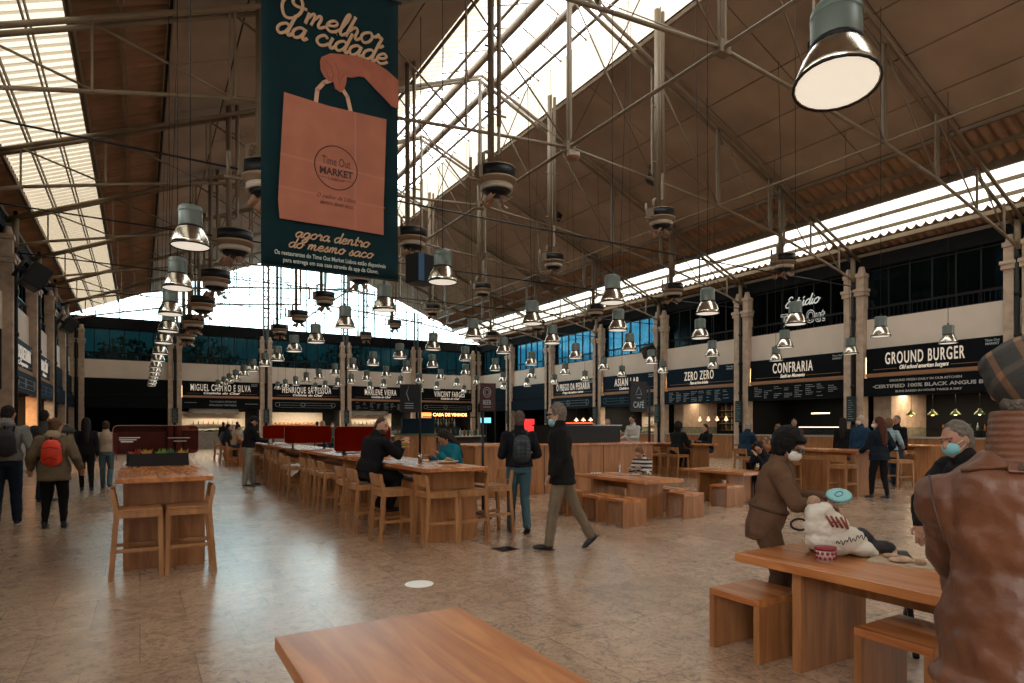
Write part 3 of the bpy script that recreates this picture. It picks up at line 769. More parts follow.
def dup_lamp(loc, cab, label, group):
    r = proto.copy(); COL.objects.link(r); r.location = loc; r['label'] = label; r['group'] = group
    for ch in LAMP_KIDS:
        c = ch.copy(); COL.objects.link(c); c.parent = r
        for g in ch.children:
            d = g.copy(); COL.objects.link(d); d.parent = c
    c = cab.copy(); COL.objects.link(c); c.parent = r
    return r
LAMP_KIDS = [c for c in bpy.data.objects if c.parent == proto]
for ri, (X, Y0, n, where) in enumerate(ROWS):
    cab = None
    for i in range(n):
        loc = (X+random.uniform(-.03, .03), Y0+i*2.575+random.uniform(-.05, .05), 3.63+random.uniform(-.02, .02))
        lb = 'grey and metal hanging lamp, %s in the row %s' % (ORD[i] if i < n-1 else 'farthest', where)
        if cab is None:
            if first:
                proto.location = loc; proto['label'] = lb; proto['group'] = 'hanging lamps over the hall'; cab = cable(roofz(X)-3.63+.09, proto); first = False
            else:
                hh = MB(); hh.cyl((0, 0, .5), (0, 0, roofz(X)-3.63+.09), .006, n=5); cab = hh.build('cable', M_black, None)
                r = dup_lamp(loc, cab, lb, 'hanging lamps over the hall'); bpy.data.objects.remove(cab)
                cab = [c for c in bpy.data.objects if c.parent == r and c.name.startswith('cable')][0]
            continue
        r = dup_lamp(loc, cab, lb, 'hanging lamps over the hall')
        r.rotation_euler = (random.uniform(-.03, .03), random.uniform(-.03, .03), 0)
big = highbay(.25); big.location = (3.74, 2.32, 3.63); big.rotation_euler = (-.1, .16, 0)
big['label'] = 'large grey and metal hanging lamp close above, top right'; big['group'] = 'hanging lamps over the hall'
cable(roofz(3.74)-3.63+.05, big)

# ventilator drums on pipes
def drum(r):
    t = thing('ventilation_drum', 'x', 'ventilator', (0, 0, 0)); k = r/.42
    m = MB(); m.cyl((0, 0, -.11*k), (0, 0, .13*k), r*.95, n=28); b = m.build('drum_band', M_black, t)
    m = MB(); m.lathe([(0, .15*k), (r*.97, .145*k), (r*.97, .125*k)], n=28); m.build('top_plate', M_steel, b, recalc=False)
    m = MB(); m.lathe([(r*.6, -.1*k), (r*1.02, -.1*k), (r*1.03, -.14*k), (r*.9, -.15*k), (r*.74, -.25*k), (r*.72, -.25*k)], n=28)
    m.build('flange', mat('tan_painted_metal', (.28, .19, .12), .6), t)
    m = MB(); m.lathe([(r*.70, -.22*k), (r*.82, -.22*k), (r*.82, -.33*k), (r*.70, -.33*k), (r*.7, -.22*k)], n=28); m.build('lower_ring', mat('cream_ring', (.45, .38, .3), .6), t)
    m = MB(); m.ell((0, 0, -.33*k), (r*.66, r*.66, .12*k), nu=16, nv=6); m.build('hub', M_black, t)
    for i in range(4):
        a = i*PI/2+.5; c, s = math.cos(a), math.sin(a); m = MB(); vs = []
        for j in range(5):
            q = j/4
            for w_ in (-.5, .5):
                rr = r*(.2+.65*q); tt = a+w_*(.9-.4*q)
                vs.append((rr*math.cos(tt), rr*math.sin(tt), (-.36-.22*math.sin(q*2.2)+w_*.12)*k))
        m.add(vs, [(2*j, 2*j+1, 2*j+3, 2*j+2) for j in range(4)], True)
        m.build('vane', mat('brown_vane', (.30, .17, .10), .6), t, recalc=False).modifiers.new('thick', 'SOLIDIFY').thickness = .012
    m = MB(); m.box(-r-.05*k, -r*.8, -.1*k, .1*k, -.13*k, .14*k); m.cyl((-r-.2*k, 0, -.16*k), (-r-.2*k, 0, .26*k), .035*k, n=8); m.box(-r-.26*k, -r*.9, -.04, .04, -.19*k, -.15*k)
    m.build('motor_box', M_steel, t)
    m = MB()
    m.tube([(-r*.75, 0, .1*k), (-r*.75, 0, .42*k), (-r*.6, 0, .46*k), (r*.0, 0, .46*k), (r*.12, 0, .5*k), (r*.14, 0, 1.2)], .04, 8); m.build('elbow_pipe', M_steel, t)
    return t
for X, h, r, ys, where in ((7.0, 7.2, .45, [12.45+5.15*i for i in range(6)], 'in the row left of the ridge'),
                           (12.15, 7.2, .37, [12.5+5.15*i for i in range(6)], 'in the row right of the ridge'),
                           (19.0, 7.2, .42, [13.7+5.15*i for i in range(5)], 'in the row by the right wall'),
                           (2.26, 6.7, .5, [13.7+5.15*i for i in range(6)], 'in the row above the left aisle')):
    pr = drum(r); m = MB(); H_ = roofz(X)-h+.08
    m.cyl((-.15, .0, .12), (-.15, 0, H_), .075, n=10); m.cyl((r*.14, 0, 1.15), (r*.14, 0, H_), .055, n=8); m.cyl((-.15, -.12, .12), (-.15, -.12, H_), .02, n=6)
    m.cyl((-.3, 0, 1.4), (.25, 0, 1.4), .025, n=6); m.cyl((-.3, 0, 2.9), (.25, 0, 2.9), .025, n=6)
    m.build('hanger_pipe', M_steel, pr)
    kids = [c for c in bpy.data.objects if c.parent == pr]
    for i, y in enumerate(ys):
        lb = 'black banded ventilation drum on twin pipes, %s %s' % (ORD[i] if i < len(ys)-1 else 'farthest', where)
        if i == 0: pr.location = (X, y, h); pr['label'] = lb; pr['group'] = 'ventilation drums under the roof'; continue
        q = pr.copy(); COL.objects.link(q); q.location = (X, y, h); q['label'] = lb; q['group'] = 'ventilation drums under the roof'
        for c in kids:
            cc = c.copy(); COL.objects.link(cc); cc.parent = q
            for g in c.children: gg = g.copy(); COL.objects.link(gg); gg.parent = cc

# loudspeakers and floodlights
def speaker(loc, rot, s, label):
    t = thing('loudspeaker', label, 'loudspeaker', loc); t.rotation_euler = rot
    m = MB(); m.box(-s*.5, s*.5, -.4*s, .3*s, -.5*s, .5*s); m.build('cabinet', M_black, t, bevel=.03)
    m = MB(); m.box(-s*.45, s*.45, -.42*s, -.4*s, -.45*s, .45*s); m.build('grille', M_smoke, t)
    m = MB(); m.box(-.06, .06, .3*s, .3*s+.25, -.06, .06); m.cyl((0, .3*s+.2, -.3), (0, .3*s+.2, .3), .05); m.build('bracket', M_black, t)
speaker((-2.75, 23.6, 6.0), (.5, 0, 1.9), .72, 'large tilted black loudspeaker on the leftmost column')
speaker((-2.8, 34.7, 6.05), (.5, 0, 1.9), .62, 'smaller tilted black loudspeaker farther along the left wall')
speaker((22.75, 24.3, 5.35), (.4, 0, -1.7), .62, 'black loudspeaker on the column left of ZERO ZERO')
t = thing('hanging_box', 'black and blue box hanging beside the right edge of the banner', 'hanging box', (6.2, 15.0, 5.5), .35)
m = MB(); m.box(-.3, .3, -.25, .25, -.36, .36); m.build('casing', M_black, t, bevel=.01)
m = MB(); m.box(-.305, -.12, -.262, -.25, -.34, .34); m.build('blue_side', mat('blue_panel', (.02, .10, .22), .4), t)
m = MB(); m.cyl((0, 0, .36), (0, 0, roofz(6.2)-5.5), .012, n=5); m.build('cord', M_black, t)
def flood(x, y, label):
    z = roofz(x)-.02; t = thing('floodlight', label, 'floodlight', (x, y, z), .6, 'floodlights fixed under the roof')
    m = MB(); m.box(-.05, .05, -.05, .05, -.35, 0); m.box(-.25, .25, -.02, .02, -.38, -.33); m.build('yoke', M_black, t)
    m = MB(); m.obox((0, -.05, -.52), (.46, .3, .34), Matrix.Rotation(.5, 3, 'X')); m.build('body', M_black, t, bevel=.02)
    m = MB(); m.obox((0, -.13, -.68), (.34, .22, .02), Matrix.Rotation(.5, 3, 'X')); m.build('glass', mat('flood_glass', (.3, .22, .16), .2), t)
flood(14.55, 9.6, 'black floodlight under the boarded roof left of the big hanging lamp')
flood(16.0, 17.0, 'black floodlight under the boarded roof, middle one')
flood(15.6, 22.5, 'black floodlight under the boarded roof, farthest one')
t = thing('smoke_sensor', 'small cream sensor with a brown dish at the middle roof joint', 'sensor', (XM, YC[6]-.15, 8.82))
m = MB(); m.box(-.14, .2, -.07, .07, -.1, .02); m.build('housing', mat('cream_ring', (.5, .4, .3), .6), t)
m = MB(); m.lathe([(0, -.08), (.16, -.1), (.2, -.16), (.1, -.22), (0, -.22)], n=14); m.build('dish', mat('brown_vane', (.4, .2, .1), .6), t)

# ---------------------------------------------------------------- banner
BX, BY, BZ = 1.25, 8.0, 3.44; BW, BH = 1.73, 3.75
t = thing('hanging_banner', 'large dark teal cloth banner with a hand holding a paper bag', 'banner', (BX, BY, BZ))
m = MB(); nx, nz = 16, 24; vs = []
for j in range(nz+1):
    for i in range(nx+1):
        vs.append((BW*i/nx, .012*math.sin(i*.5)*math.sin(j*.13+.5), BH*j/nz))
m.add(vs, [(j*(nx+1)+i, j*(nx+1)+i+1, (j+1)*(nx+1)+i+1, (j+1)*(nx+1)+i) for j in range(nz) for i in range(nx)], True)
M_teal = mat('teal_cloth', (.0025, .018, .023), .8, spec=.15, var=.25, vscale=2)
cl = m.build('cloth', M_teal, t, recalc=False); sd = cl.modifiers.new('thick', 'SOLIDIFY'); sd.thickness = .006; sd.offset = 0
m = MB(); m.cyl((-.04, 0, BH), (BW+.04, 0, BH), .03, n=8); m.build('rod', M_black, t)
m = MB(); m.cyl((-.0, 0, 0), (BW, 0, 0), .012, n=8); m.build('rod', M_black, t)
m = MB(); m.cyl((.1, 0, BH), (.1, 0, roofz(1.35)-BZ), .008, n=5); m.cyl((BW-.1, 0, BH), (BW-.1, 0, roofz(2.9)-BZ), .008, n=5); m.build('cord', M_black, t)
m = MB(); m.prism([(.19, .8), (.21, .58), (.9, .585), (1.52, .58), (1.52, .96), (1.56, 2.12), (.8, 2.1), (.26, 2.13)], -.026, -.022)
bag = m.build('printed_bag', mat('salmon_paper_print', (.36, .135, .085), .8, spec=.2, var=.1, vscale=3), t)
m = MB(); m.box(1.13, 1.15, -.028, -.026, .6, 2.1)
m.add([(.22, -.0265, 1.38), (1.53, -.0265, 1.33), (1.53, -.0265, 1.31), (.22, -.0265, 1.36)], [(0, 1, 2, 3)]); m.add([(.2, -.0265, .98), (1.53, -.0265, .95), (1.53, -.0265, .93), (.2, -.0265, .96)], [(0, 1, 2, 3)])
m.build('fold_line', mat('fold_line_ink', (.40, .15, .10), .8), bag, recalc=False)  # printed fold lines, a little lighter than the bag
m = MB(); ring = [(.895+.27*math.cos(a*PI/20), -.028, 1.335+.275*math.sin(a*PI/20)) for a in range(40)]; m.tube(ring, .006, 4, True)
put_text(m, 'Time Out', .895, 1.36, -.028, .15, ext=.001, width=.36); put_text(m, 'MARKET', .895, 1.235, -.028, .12, bold=.004, ext=.001, width=.42)
put_text(m, 'LISBOA', .895, 1.17, -.028, .045, ext=.001, width=.2); m.box(.66, .8, -.028, -.027, 1.19, 1.195); m.box(.99, 1.13, -.028, -.027, 1.19, 1.195)
m.build('round_logo', mat('dark_ink', (.05, .02, .02), .8), bag)
m = MB(); put_text(m, 'O melhor de Lisboa,', .9, .93, -.028, .075, shear=.4, ext=.001, width=.5); put_text(m, 'dentro deste saco.', .9, .85, -.028, .075, shear=.4, ext=.001, width=.42); m.build('small_print', MATS['dark_ink'], bag)
m = MB()
def ribbon(mb, pts, w, y0, y1):
    for i in range(len(pts)-1):
        a, b = Vector(pts[i]), Vector(pts[i+1]); n = Vector((-(b-a).y, (b-a).x)).normalized()*w/2; d = (b-a).normalized()*w*.2
        mb.prism([tuple(a+n-d), tuple(a-n-d), tuple(b-n+d), tuple(b+n+d)], y0, y1)
ribbon(m, [(.64, 2.09), (.66, 2.27), (.74, 2.38), (.85, 2.45)], .05, -.024, -.02); ribbon(m, [(.97, 2.37), (1.04, 2.28), (1.08, 2.11)], .05, -.024, -.02)
m.build('printed_handle', mat('handle_print', (.55, .33, .23), .8), t)
m = MB()
m.prism([(.69,2.63),(.71,2.69),(.82,2.77),(1.0,2.81),(1.21,2.84),(1.42,2.82),(1.57,2.77),(1.725,2.68),(1.725,2.30),(1.63,2.31),(1.54,2.38),(1.39,2.49),(1.26,2.59),(1.19,2.585),(1.1,2.54),(1.03,2.53),(1.02,2.44),(.99,2.35),(.95,2.31),(.88,2.34),(.86,2.42),(.8,2.41),(.745,2.45),(.70,2.52)], -.03, -.026)
hd = m.build('printed_hand', mat('hand_print', (.32, .105, .065), .8, spec=.2, var=.15, vscale=5), t)
m = MB(); ribbon(m, [(.76, 2.66), (.83, 2.6), (.86, 2.5), (.84, 2.43)], .014, -.0315, -.0305); ribbon(m, [(.88, 2.66), (.93, 2.56), (.92, 2.45)], .012, -.0315, -.0305)
ribbon(m, [(1.0, 2.56), (.95, 2.48), (.93, 2.4)], .012, -.0315, -.0305); ribbon(m, [(.73, 2.56), (.78, 2.5), (.8, 2.44)], .012, -.0315, -.0305)
m.build('finger_lines', mat('finger_ink', (.22, .06, .04), .8), hd)
M_prt = mat('sand_print', (.48, .31, .19), .8)
m = MB(); script(m, 'O', .2, 3.06, -.02, .16, .022, shear=.2); script(m, 'melhor', .5, 3.05, -.02, .15, .021, width=1.0, slope=.0); m.build('title_line', M_prt, t)
m = MB(); script(m, 'da cidade', .16, 2.84, -.02, .14, .021, width=1.4, slope=0); m.build('title_line', M_prt, t)
m = MB(); script(m, 'agora dentro', .39, .385, -.02, .068, .0105, width=.93); script(m, 'do mesmo saco', .31, .25, -.02, .065, .0105, width=1.06); m.build('slogan', M_prt, t)
m = MB(); put_text(m, 'Os restaurantes do Time Out Market Lisboa estão disponíveis', .85, .145, -.02, .075, bold=.001, ext=.001, width=1.4)
put_text(m, 'para entrega em sua casa através da app da Glovo.', .85, .06, -.02, .075, bold=.001, ext=.001, width=1.2); m.build('small_text', mat('pale_print', (.5, .55, .5), .8), t)

# ================================================================ FURNITURE
def bar_table(x0, x1, y0, y1, label, z=.97, group='high wooden bar tables'):
    cx, cy = (x0+x1)/2, (y0+y1)/2; hx, hy = (x1-x0)/2, (y1-y0)/2
    t = thing('bar_table', label, 'table', (cx, cy, 0), 0, group)
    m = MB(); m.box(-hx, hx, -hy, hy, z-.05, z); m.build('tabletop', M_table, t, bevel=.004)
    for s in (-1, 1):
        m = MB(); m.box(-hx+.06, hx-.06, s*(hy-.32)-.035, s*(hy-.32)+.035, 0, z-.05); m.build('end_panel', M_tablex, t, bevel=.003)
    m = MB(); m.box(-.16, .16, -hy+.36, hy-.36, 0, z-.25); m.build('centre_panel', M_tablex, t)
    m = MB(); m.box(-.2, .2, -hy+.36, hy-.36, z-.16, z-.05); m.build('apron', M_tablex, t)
    return t
def low_table(x0, x1, y0, y1, z, label, mt=None):
    cx, cy = (x0+x1)/2, (y0+y1)/2; hx, hy = (x1-x0)/2, (y1-y0)/2
    t = thing('low_table', label, 'table', (cx, cy, 0), 0, 'low wooden dining tables')
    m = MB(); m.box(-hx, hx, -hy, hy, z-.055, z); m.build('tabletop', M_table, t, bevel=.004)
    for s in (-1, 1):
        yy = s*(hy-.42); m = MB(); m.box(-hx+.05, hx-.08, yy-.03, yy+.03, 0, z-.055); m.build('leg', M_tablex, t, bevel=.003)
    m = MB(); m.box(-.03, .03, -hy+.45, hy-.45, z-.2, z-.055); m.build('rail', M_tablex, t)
    return t
bar_table(-.21, .67, 7.3, 10.9, 'tall wooden table with a black planter box on top, left of centre')
bar_table(3.0, 3.87, 7.1, 10.45, 'tall wooden table where the man in black and the woman in teal sit')
bar_table(3.0, 3.87, 10.6, 13.9, 'tall wooden table behind the seated man in black, second in its row')
bar_table(3.0, 3.87, 14.1, 17.3, 'tall wooden table under the long red screen, third in its row')
bar_table(3.0, 3.87, 17.6, 21.0, 'tall wooden table beside the standing man in light trousers, fourth in its row')
bar_table(3.1, 3.9, 24.5, 30.5, 'farthest tall wooden table, in front of the Miguel Castro stall')
bar_table(13.0, 13.85, 7.4, 9.9, 'tall wooden table in front of the burger stall beside the long-haired woman')
bar_table(17.9, 18.8, 8.6, 11.0, 'tall wooden table behind the striped woman at the burger stall')
bar_table(14.4, 15.2, 10.3, 12.0, 'tall wooden table with wine glasses by the man in navy')
bar_table(13.6, 14.4, 12.5, 14.8, 'tall wooden table by the person in black on a stool')
bar_table(13.6, 14.4, 15.2, 17.8, 'tall wooden table farther back before the Asian Lab stall')
low_table(3.38, 4.2, .9, 2.8, .66, 'low orange wooden table with a white bag on it, right foreground')
low_table(.46, 1.27, .75, 2.62, .66, 'empty orange wooden tabletop at the bottom centre')
low_table(6.7, 7.55, 7.25, 9.05, .64, 'low wooden table where the girl in stripes sits')
low_table(9.6, 10.4, 7.75, 9.3, .62, 'low wooden table behind the woman in brown')

def make_stool():
    t = thing('bar_stool', 'x', 'stool', (0, 0, 0), 0, 'pale wooden bar stools')
    m = MB(); m.box(-.205, .205, -.2, .2, .655, .68); m.build('seat', M_stool, t, bevel=.004)
    m = MB()
    for s in (-1, 1): m.box(s*.2-.02, s*.2+.02, -.19, .19, .6, .655); 
    m.box(-.2, .2, .165, .205, .6, .655); m.box(-.2, .2, -.205, -.165, .6, .655); m.build('seat_frame', M_stool, t)
    for s in (-1, 1):
        m = MB(); m.bar((s*.195, .195, 0), (s*.187, .185, .65), .042); m.build('leg', M_stool, t)
        m = MB(); m.bar((s*.195, -.235, 0), (s*.187, -.185, .66), .042); m.bar((s*.187, -.185, .64), (s*.185, -.225, .88), .038); m.build('leg', M_stool, t)
    m = MB(); vs = []
    for i in range(7):
        x = -.2+.4*i/6; c = .018*(1-(x/.2)**2)
        vs += [(x, -.215-c, .74), (x, -.24-c, .885), (x, -.24-c+.02, .885), (x, -.215-c+.02, .74)]
    m.add(vs, [(4*i+a, 4*i+(a+1) % 4, 4*i+4+(a+1) % 4, 4*i+4+a) for i in range(6) for a in range(4)]+[(0, 1, 2, 3), (27, 26, 25, 24)])
    m.build('backrest', M_stool, t)
    m = MB(); m.box(-.19, .19, .175, .2, .26, .30); m.build('footrest', M_stool, t)
    for s in (-1, 1):
        m = MB(); m.bar((s*.19, .185, .28), (s*.19, -.21, .28), .025, .035); m.build('stretcher', M_stool, t)
    return t
st0 = make_stool(); st_kids = [c for c in bpy.data.objects if c.parent == st0]; st_first = [True]
def stool(x, y, rz, label, group='pale wooden bar stools'):
    if st_first[0]: o = st0; st_first[0] = False
    else:
        o = st0.copy(); COL.objects.link(o)
        for c in st_kids: cc = c.copy(); COL.objects.link(cc); cc.parent = o
    o.location = (x, y, 0); o.rotation_euler = (0, 0, rz); o['label'] = label; o['group'] = group
    return o
E_, W_ = -PI/2, PI/2      # facing +X / facing -X
stool(-.01, 7.33, E_, 'left of the two stools tucked under the end of the planter table')
stool(.43, 7.33, W_, 'right of the two stools tucked under the end of the planter table')
stool(3.24, 7.32, E_, 'left of the two stools at the near end of the middle table')
stool(3.66, 7.32, W_, 'right of the two stools at the near end of the middle table')
stool(2.82, 7.78, E_, 'empty stool just in front of the seated man in black')
stool(2.78, 8.72, E_, 'stool under the seated man in black')
stool(2.80, 9.45, E_, 'stool just behind the seated man in black')
stool(4.22, 7.65, W_, 'empty stool at the right side of the middle table, near the backpack man')
stool(4.22, 8.75, W_, 'stool under the woman in teal')
for i, y in enumerate((10.9, 11.6, 12.3)): stool(2.88, y, E_, 'stool on the left of the second table, %s from the camera' % ['first', 'second', 'third'][i])
stool(2.72, 13.3, E_+.25, 'stool with a white cloth on its seat, pulled into the aisle')
for i, y in enumerate((14.5, 15.4, 16.3)): stool(2.92, y, E_, 'stool on the left of the third table, %s from the camera' % ['first', 'second', 'third'][i])
stool(3.0, 17.75, 0.1, 'stool beside the standing man in light trousers')
for i, y in enumerate((19.0, 20.0)): stool(2.88, y, E_, 'stool on the left of the fourth table, %s one' % ['nearer', 'farther'][i])
for i, y in enumerate((25.0, 27.2, 29.4)): stool(2.95, y, E_, 'distant stool at the farthest table, %s' % ['nearest', 'under the seated person with a backpack', 'last'][i])
stool(12.72, 7.75, E_, 'stool left of the standing long-haired woman, nearer one')
stool(12.72, 9.05, E_, 'stool left of the standing long-haired woman, farther one')
stool(15.7, 8.15, E_-.4, 'stool right of the standing long-haired woman')
stool(17.5, 10.0, E_, 'stool beside the striped woman at the burger stall')
stool(13.95, 11.2, E_, 'stool under the man in navy')
stool(15.6, 11.4, W_, 'stool under the woman in the patterned top')
for i, y in enumerate((12.9, 13.6, 14.4)): stool(13.2, y, E_, 'stool at the table of the person in black, %s' % ['nearest, under that person', 'middle', 'farthest'][i])
for i, y in enumerate((15.7, 16.6)): stool(13.2, y, E_, 'stool at the table before the Asian Lab stall, %s' % ['nearer', 'farther'][i])

def make_box_stool():
    t = thing('box_stool', 'x', 'stool', (0, 0, 0), 0, 'low box stools')
    m = MB(); m.box(-.23, .23, -.2, .2, .355, .40); m.build('seat', M_table, t, bevel=.003)
    for s in (-1, 1): m = MB(); m.box(-.23, .23, s*.2-.045*(s > 0), s*.2+.045*(s < 0), 0, .355); m.build('leg', M_tablex, t, bevel=.003)
    return t
bs0 = make_box_stool(); bs_kids = [c for c in bpy.data.objects if c.parent == bs0]; bs_first = [True]
def bstool(x, y, rz, label):
    if bs_first[0]: o = bs0; bs_first[0] = False
    else:
        o = bs0.copy(); COL.objects.link(o)
        for c in bs_kids: cc = c.copy(); COL.objects.link(cc); cc.parent = o
    o.location = (x, y, 0); o.rotation_euler = (0, 0, rz); o['label'] = label
bstool(3.56, 2.77, 0, 'box stool at the feet of the woman in brown')
bstool(3.58, 1.78, 0, 'box stool next to the man in the leather jacket')
bstool(6.33, 7.26, 0, 'box stool left of the striped girl\'s table, nearest')
bstool(6.33, 7.86, 0, 'box stool left of the striped girl\'s table, middle')
bstool(6.30, 8.6, 0, 'box stool left of the striped girl\'s table, farthest')
bstool(7.72, 7.4, 0, 'box stool right of the striped girl\'s table, nearer')
bstool(8.05, 8.05, 0, 'box stool right of the striped girl\'s table, middle')
bstool(8.05, 8.75, 0, 'box stool under the striped girl')
bstool(9.4, 7.97, 0, 'box stool at the low table behind the woman in brown')
bstool(10.75, 8.2, 0, 'box stool under the woman with long dark hair by the low table')

# planter on the left table
t = thing('planter_box', 'black rectangular planter with small orange and green plants on the tall table', 'planter', (.22, 9.5, .97))
m = MB()
m.box(-.34, .34, -.1, -.085, 0, .165); m.box(-.34, .34, .085, .1, 0, .165); m.box(-.34, -.325, -.1, .1, 0, .165); m.box(.325, .34, -.1, .1, 0, .165); m.box(-.33, .33, -.09, .09, 0, .14)
m.build('box', M_black, t, bevel=.003)
rr = random.Random(3)
for i, (xx, cc) in enumerate(((-.26, (.35, .05, .03)), (-.14, (.5, .26, .04)), (.03, (.16, .3, .05)), (.15, (.05, .12, .05)), (.27, (.5, .3, .06)))):
    m = MB()
    for j in range(60):
        a, e = rr.uniform(0, 6.28), rr.uniform(.2, 1.5); L = rr.uniform(.05, .11)
        d = Vector((math.cos(a)*math.cos(e), math.sin(a)*math.cos(e), math.sin(e))); s_ = d.orthogonal().normalized()*.008
        b = Vector((xx+rr.uniform(-.035, .035), rr.uniform(-.04, .04), .13))
        m.add([b-s_, b+d*L*.5+s_*1.4, b+d*L, b+d*L*.5-s_*1.4], [(0, 1, 2, 3)])
    m.build('plant', mat('plant_%d' % i, cc, .7), t, ['red leafed plant', 'orange leafed plant', 'bright green plant', 'dark green plant', 'yellow orange plant'][i], recalc=False)

# acrylic table screens
M_acr = glassy('smoky_red_acrylic', (.40, .22, .21), (.25, .10, .09), .07, rough=.25)
def red_acr(name):
    m = glassy(name, (.5, .10, .045), (.42, .085, .02), .5, gloss=False); return m
M_racr = red_acr('red_acrylic')
def screen(x, y, w, z0, z1, mt, label, txt=False, zt=.97):
    t = thing('table_screen', label, 'screen', (x, y, 0), 0, 'acrylic screens on the bar tables')
    r = .06; pts = []
    for cx_, cz, a0 in ((w/2-r, z1-r, 0), (-w/2+r, z1-r, 90), (-w/2+r, z0+r, 180), (w/2-r, z0+r, 270)):
        for j in range(5): a = math.radians(a0+j*22.5); pts.append((cx_+r*math.cos(a), cz+r*math.sin(a)))
    m = MB(); m.prism(pts, -.004, .004); m.build('panel', mt, t)
    m = MB(); m.tube([(px, 0, pz) for px, pz in pts], .005, 4, True); m.build('edge', mat('clear_edge', (.35, .2, .18), .2), t)
    for s in (-1, 1): m = MB(); m.box(s*w*.33-.03, s*w*.33+.03, -.07, .07, zt, zt+.02); m.box(s*w*.33-.02, s*w*.33+.02, -.012, .012, zt, z0+.05); m.build('foot', M_black, t)
    if txt:
        m = MB()
        for j, (a, b) in enumerate(((-.44, -.2), (-.44, -.24), (-.42, -.28))): m.box(a, b, -.008, -.004, 1.33-j*.028, 1.342-j*.028+.006*(j == 2))
        m.box(.13, .4, -.008, -.004, 1.325, 1.332); m.box(.2, .36, -.008, -.004, 1.28, 1.287)
        m.build('printed_lines', mat('white_print', (.7, .66, .62), .6), t)
screen(.2, 9.85, 1.02, 1.11, 1.5, M_acr, 'smoky red transparent screen behind the planter on the tall table', True)
screen(3.5, 11.2, 1.05, 1.03, 1.48, M_racr, 'red acrylic table screen directly left of the seated man in black')
screen(3.3, 14.6, 1.05, 1.10, 1.49, M_racr, 'long red acrylic table screen left of the green-jacket woman')
screen(3.45, 18.9, .9, 1.12, 1.5, M_racr, 'distant red acrylic table screen behind the man in light trousers')

# counter block in the middle (cafe kiosk)
t = thing('wooden_counter', 'brown wooden counter block behind the striped girl', 'counter', (8.35, 12.1, 0))
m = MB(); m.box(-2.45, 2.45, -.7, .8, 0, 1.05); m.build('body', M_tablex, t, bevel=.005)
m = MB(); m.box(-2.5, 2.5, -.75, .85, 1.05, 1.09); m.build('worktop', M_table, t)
m = MB()
for xx in (-1.6, -.75, .9): m.box(xx, xx+.015, -.705, -.7, .02, 1.05)
m.build('joint', M_black, t)
t = thing('coffee_bar_top', 'black upper counter standing on the brown wooden counter', 'counter', (9.25, 12.2, 1.09))
m = MB(); m.box(-1.15, .95, -.3, .4, 0, .40); m.build('body', M_black, t, bevel=.01); m = MB(); m.box(-1.18, .98, -.33, .43, .4, .43); m.build('top', M_smoke, t)
t = thing('standing_sign', 'black hanging sign reading CAFÉ on a thin pole', 'sign', (11.0, 12.0, 0))
m = MB(); m.cyl((.25, 0, 0), (.25, 0, 2.5), .03, n=8); m.box(.02, .48, -.2, .2, 0, .02); m.build('pole', M_black, t)
m = MB(); m.box(-.42, .14, -.03, .03, 1.85, 2.62); m.box(.1, .26, -.015, .015, 2.5, 2.53); m.build('board', M_black, t)
m = MB(); put_text(m, 'CAFÉ', -.14, 1.95, -.032, .22, sx=.7, bold=.004, ext=.002); m.tube([(-.14-.1, -.034, 2.28), (-.14, -.034, 2.48), (-.14+.1, -.034, 2.28)], .01, 4, True); m.tube([(-.2, -.034, 2.2), (-.08, -.034, 2.2)], .01, 4); m.build('lettering', M_chalk, t)
def board_sign(x, y, w, z0, z1, m_, label, lab2, kind):
    t = thing('standing_sign', label, 'sign', (x, y, 0), -.35)
    m = MB(); m.cyl((w/2+.05, 0, 0), (w/2+.05, 0, z1), .035, n=8); m.box(w/2-.15, w/2+.25, -.2, .2, 0, .02); m.build('pole', M_black, t)
    m = MB(); m.box(-w/2, w/2+.03, -.03, .03, z0, z1); m.build('board', m_, t)
    m = MB(); zc = z1-(z1-z0)*.33
    if kind == 'beer':
        m.tube([(.14*math.cos(a*PI/8), -.034, zc+.18*math.sin(a*PI/8)) for a in range(16)], .012, 4, True); m.tube([(.08*math.cos(a*PI/8), -.034, zc+.1*math.sin(a*PI/8)) for a in range(16)], .01, 4, True)
        put_text(m, 'BEER', 0, z0+.22, -.032, .24, sx=.6, bold=.004, ext=.002); m.box(-.14, .14, -.034, -.03, z0+.12, z0+.14)
    else:
        m.tube([(0, -.034, zc-.22), (-.08, -.034, zc), (0, -.034, zc+.25), (.08, -.034, zc), (0, -.034, zc-.22)], .012, 4)
        for q in range(3): m.box(-.13, .13, -.034, -.03, z0+.12+q*.07, z0+.14+q*.07)
    m.build('lettering', M_chalk, t)
board_sign(10.95, 20.2, .5, 2.05, 3.05, mat('dark_red_board', (.05, .008, .01), .6), 'dark red hanging sign with a white emblem beside the far right corner', '', 'beer')
board_sign(7.0, 17.85, .55, 1.9, 2.75, M_black, 'black hanging sign with a pale drop emblem above the dark kiosk', '', 'x')
t = thing('dark_kiosk', 'small dark blue kiosk block behind the seated man in black', 'kiosk', (7.6, 18.5, 0), -.3)
m = MB(); m.box(-.75, .5, -.3, .6, 0, 1.25); m.build('base', M_tablex, t); m = MB(); m.box(-.55, .42, -.3, .4, 1.25, 1.72); m.build('cabinet', M_navy, t, bevel=.01)
m = MB(); m.box(-.8, .55, -.36, .65, 1.2, 1.25); m.build('worktop', mat('green_worktop', (.05, .12, .06), .4), t)
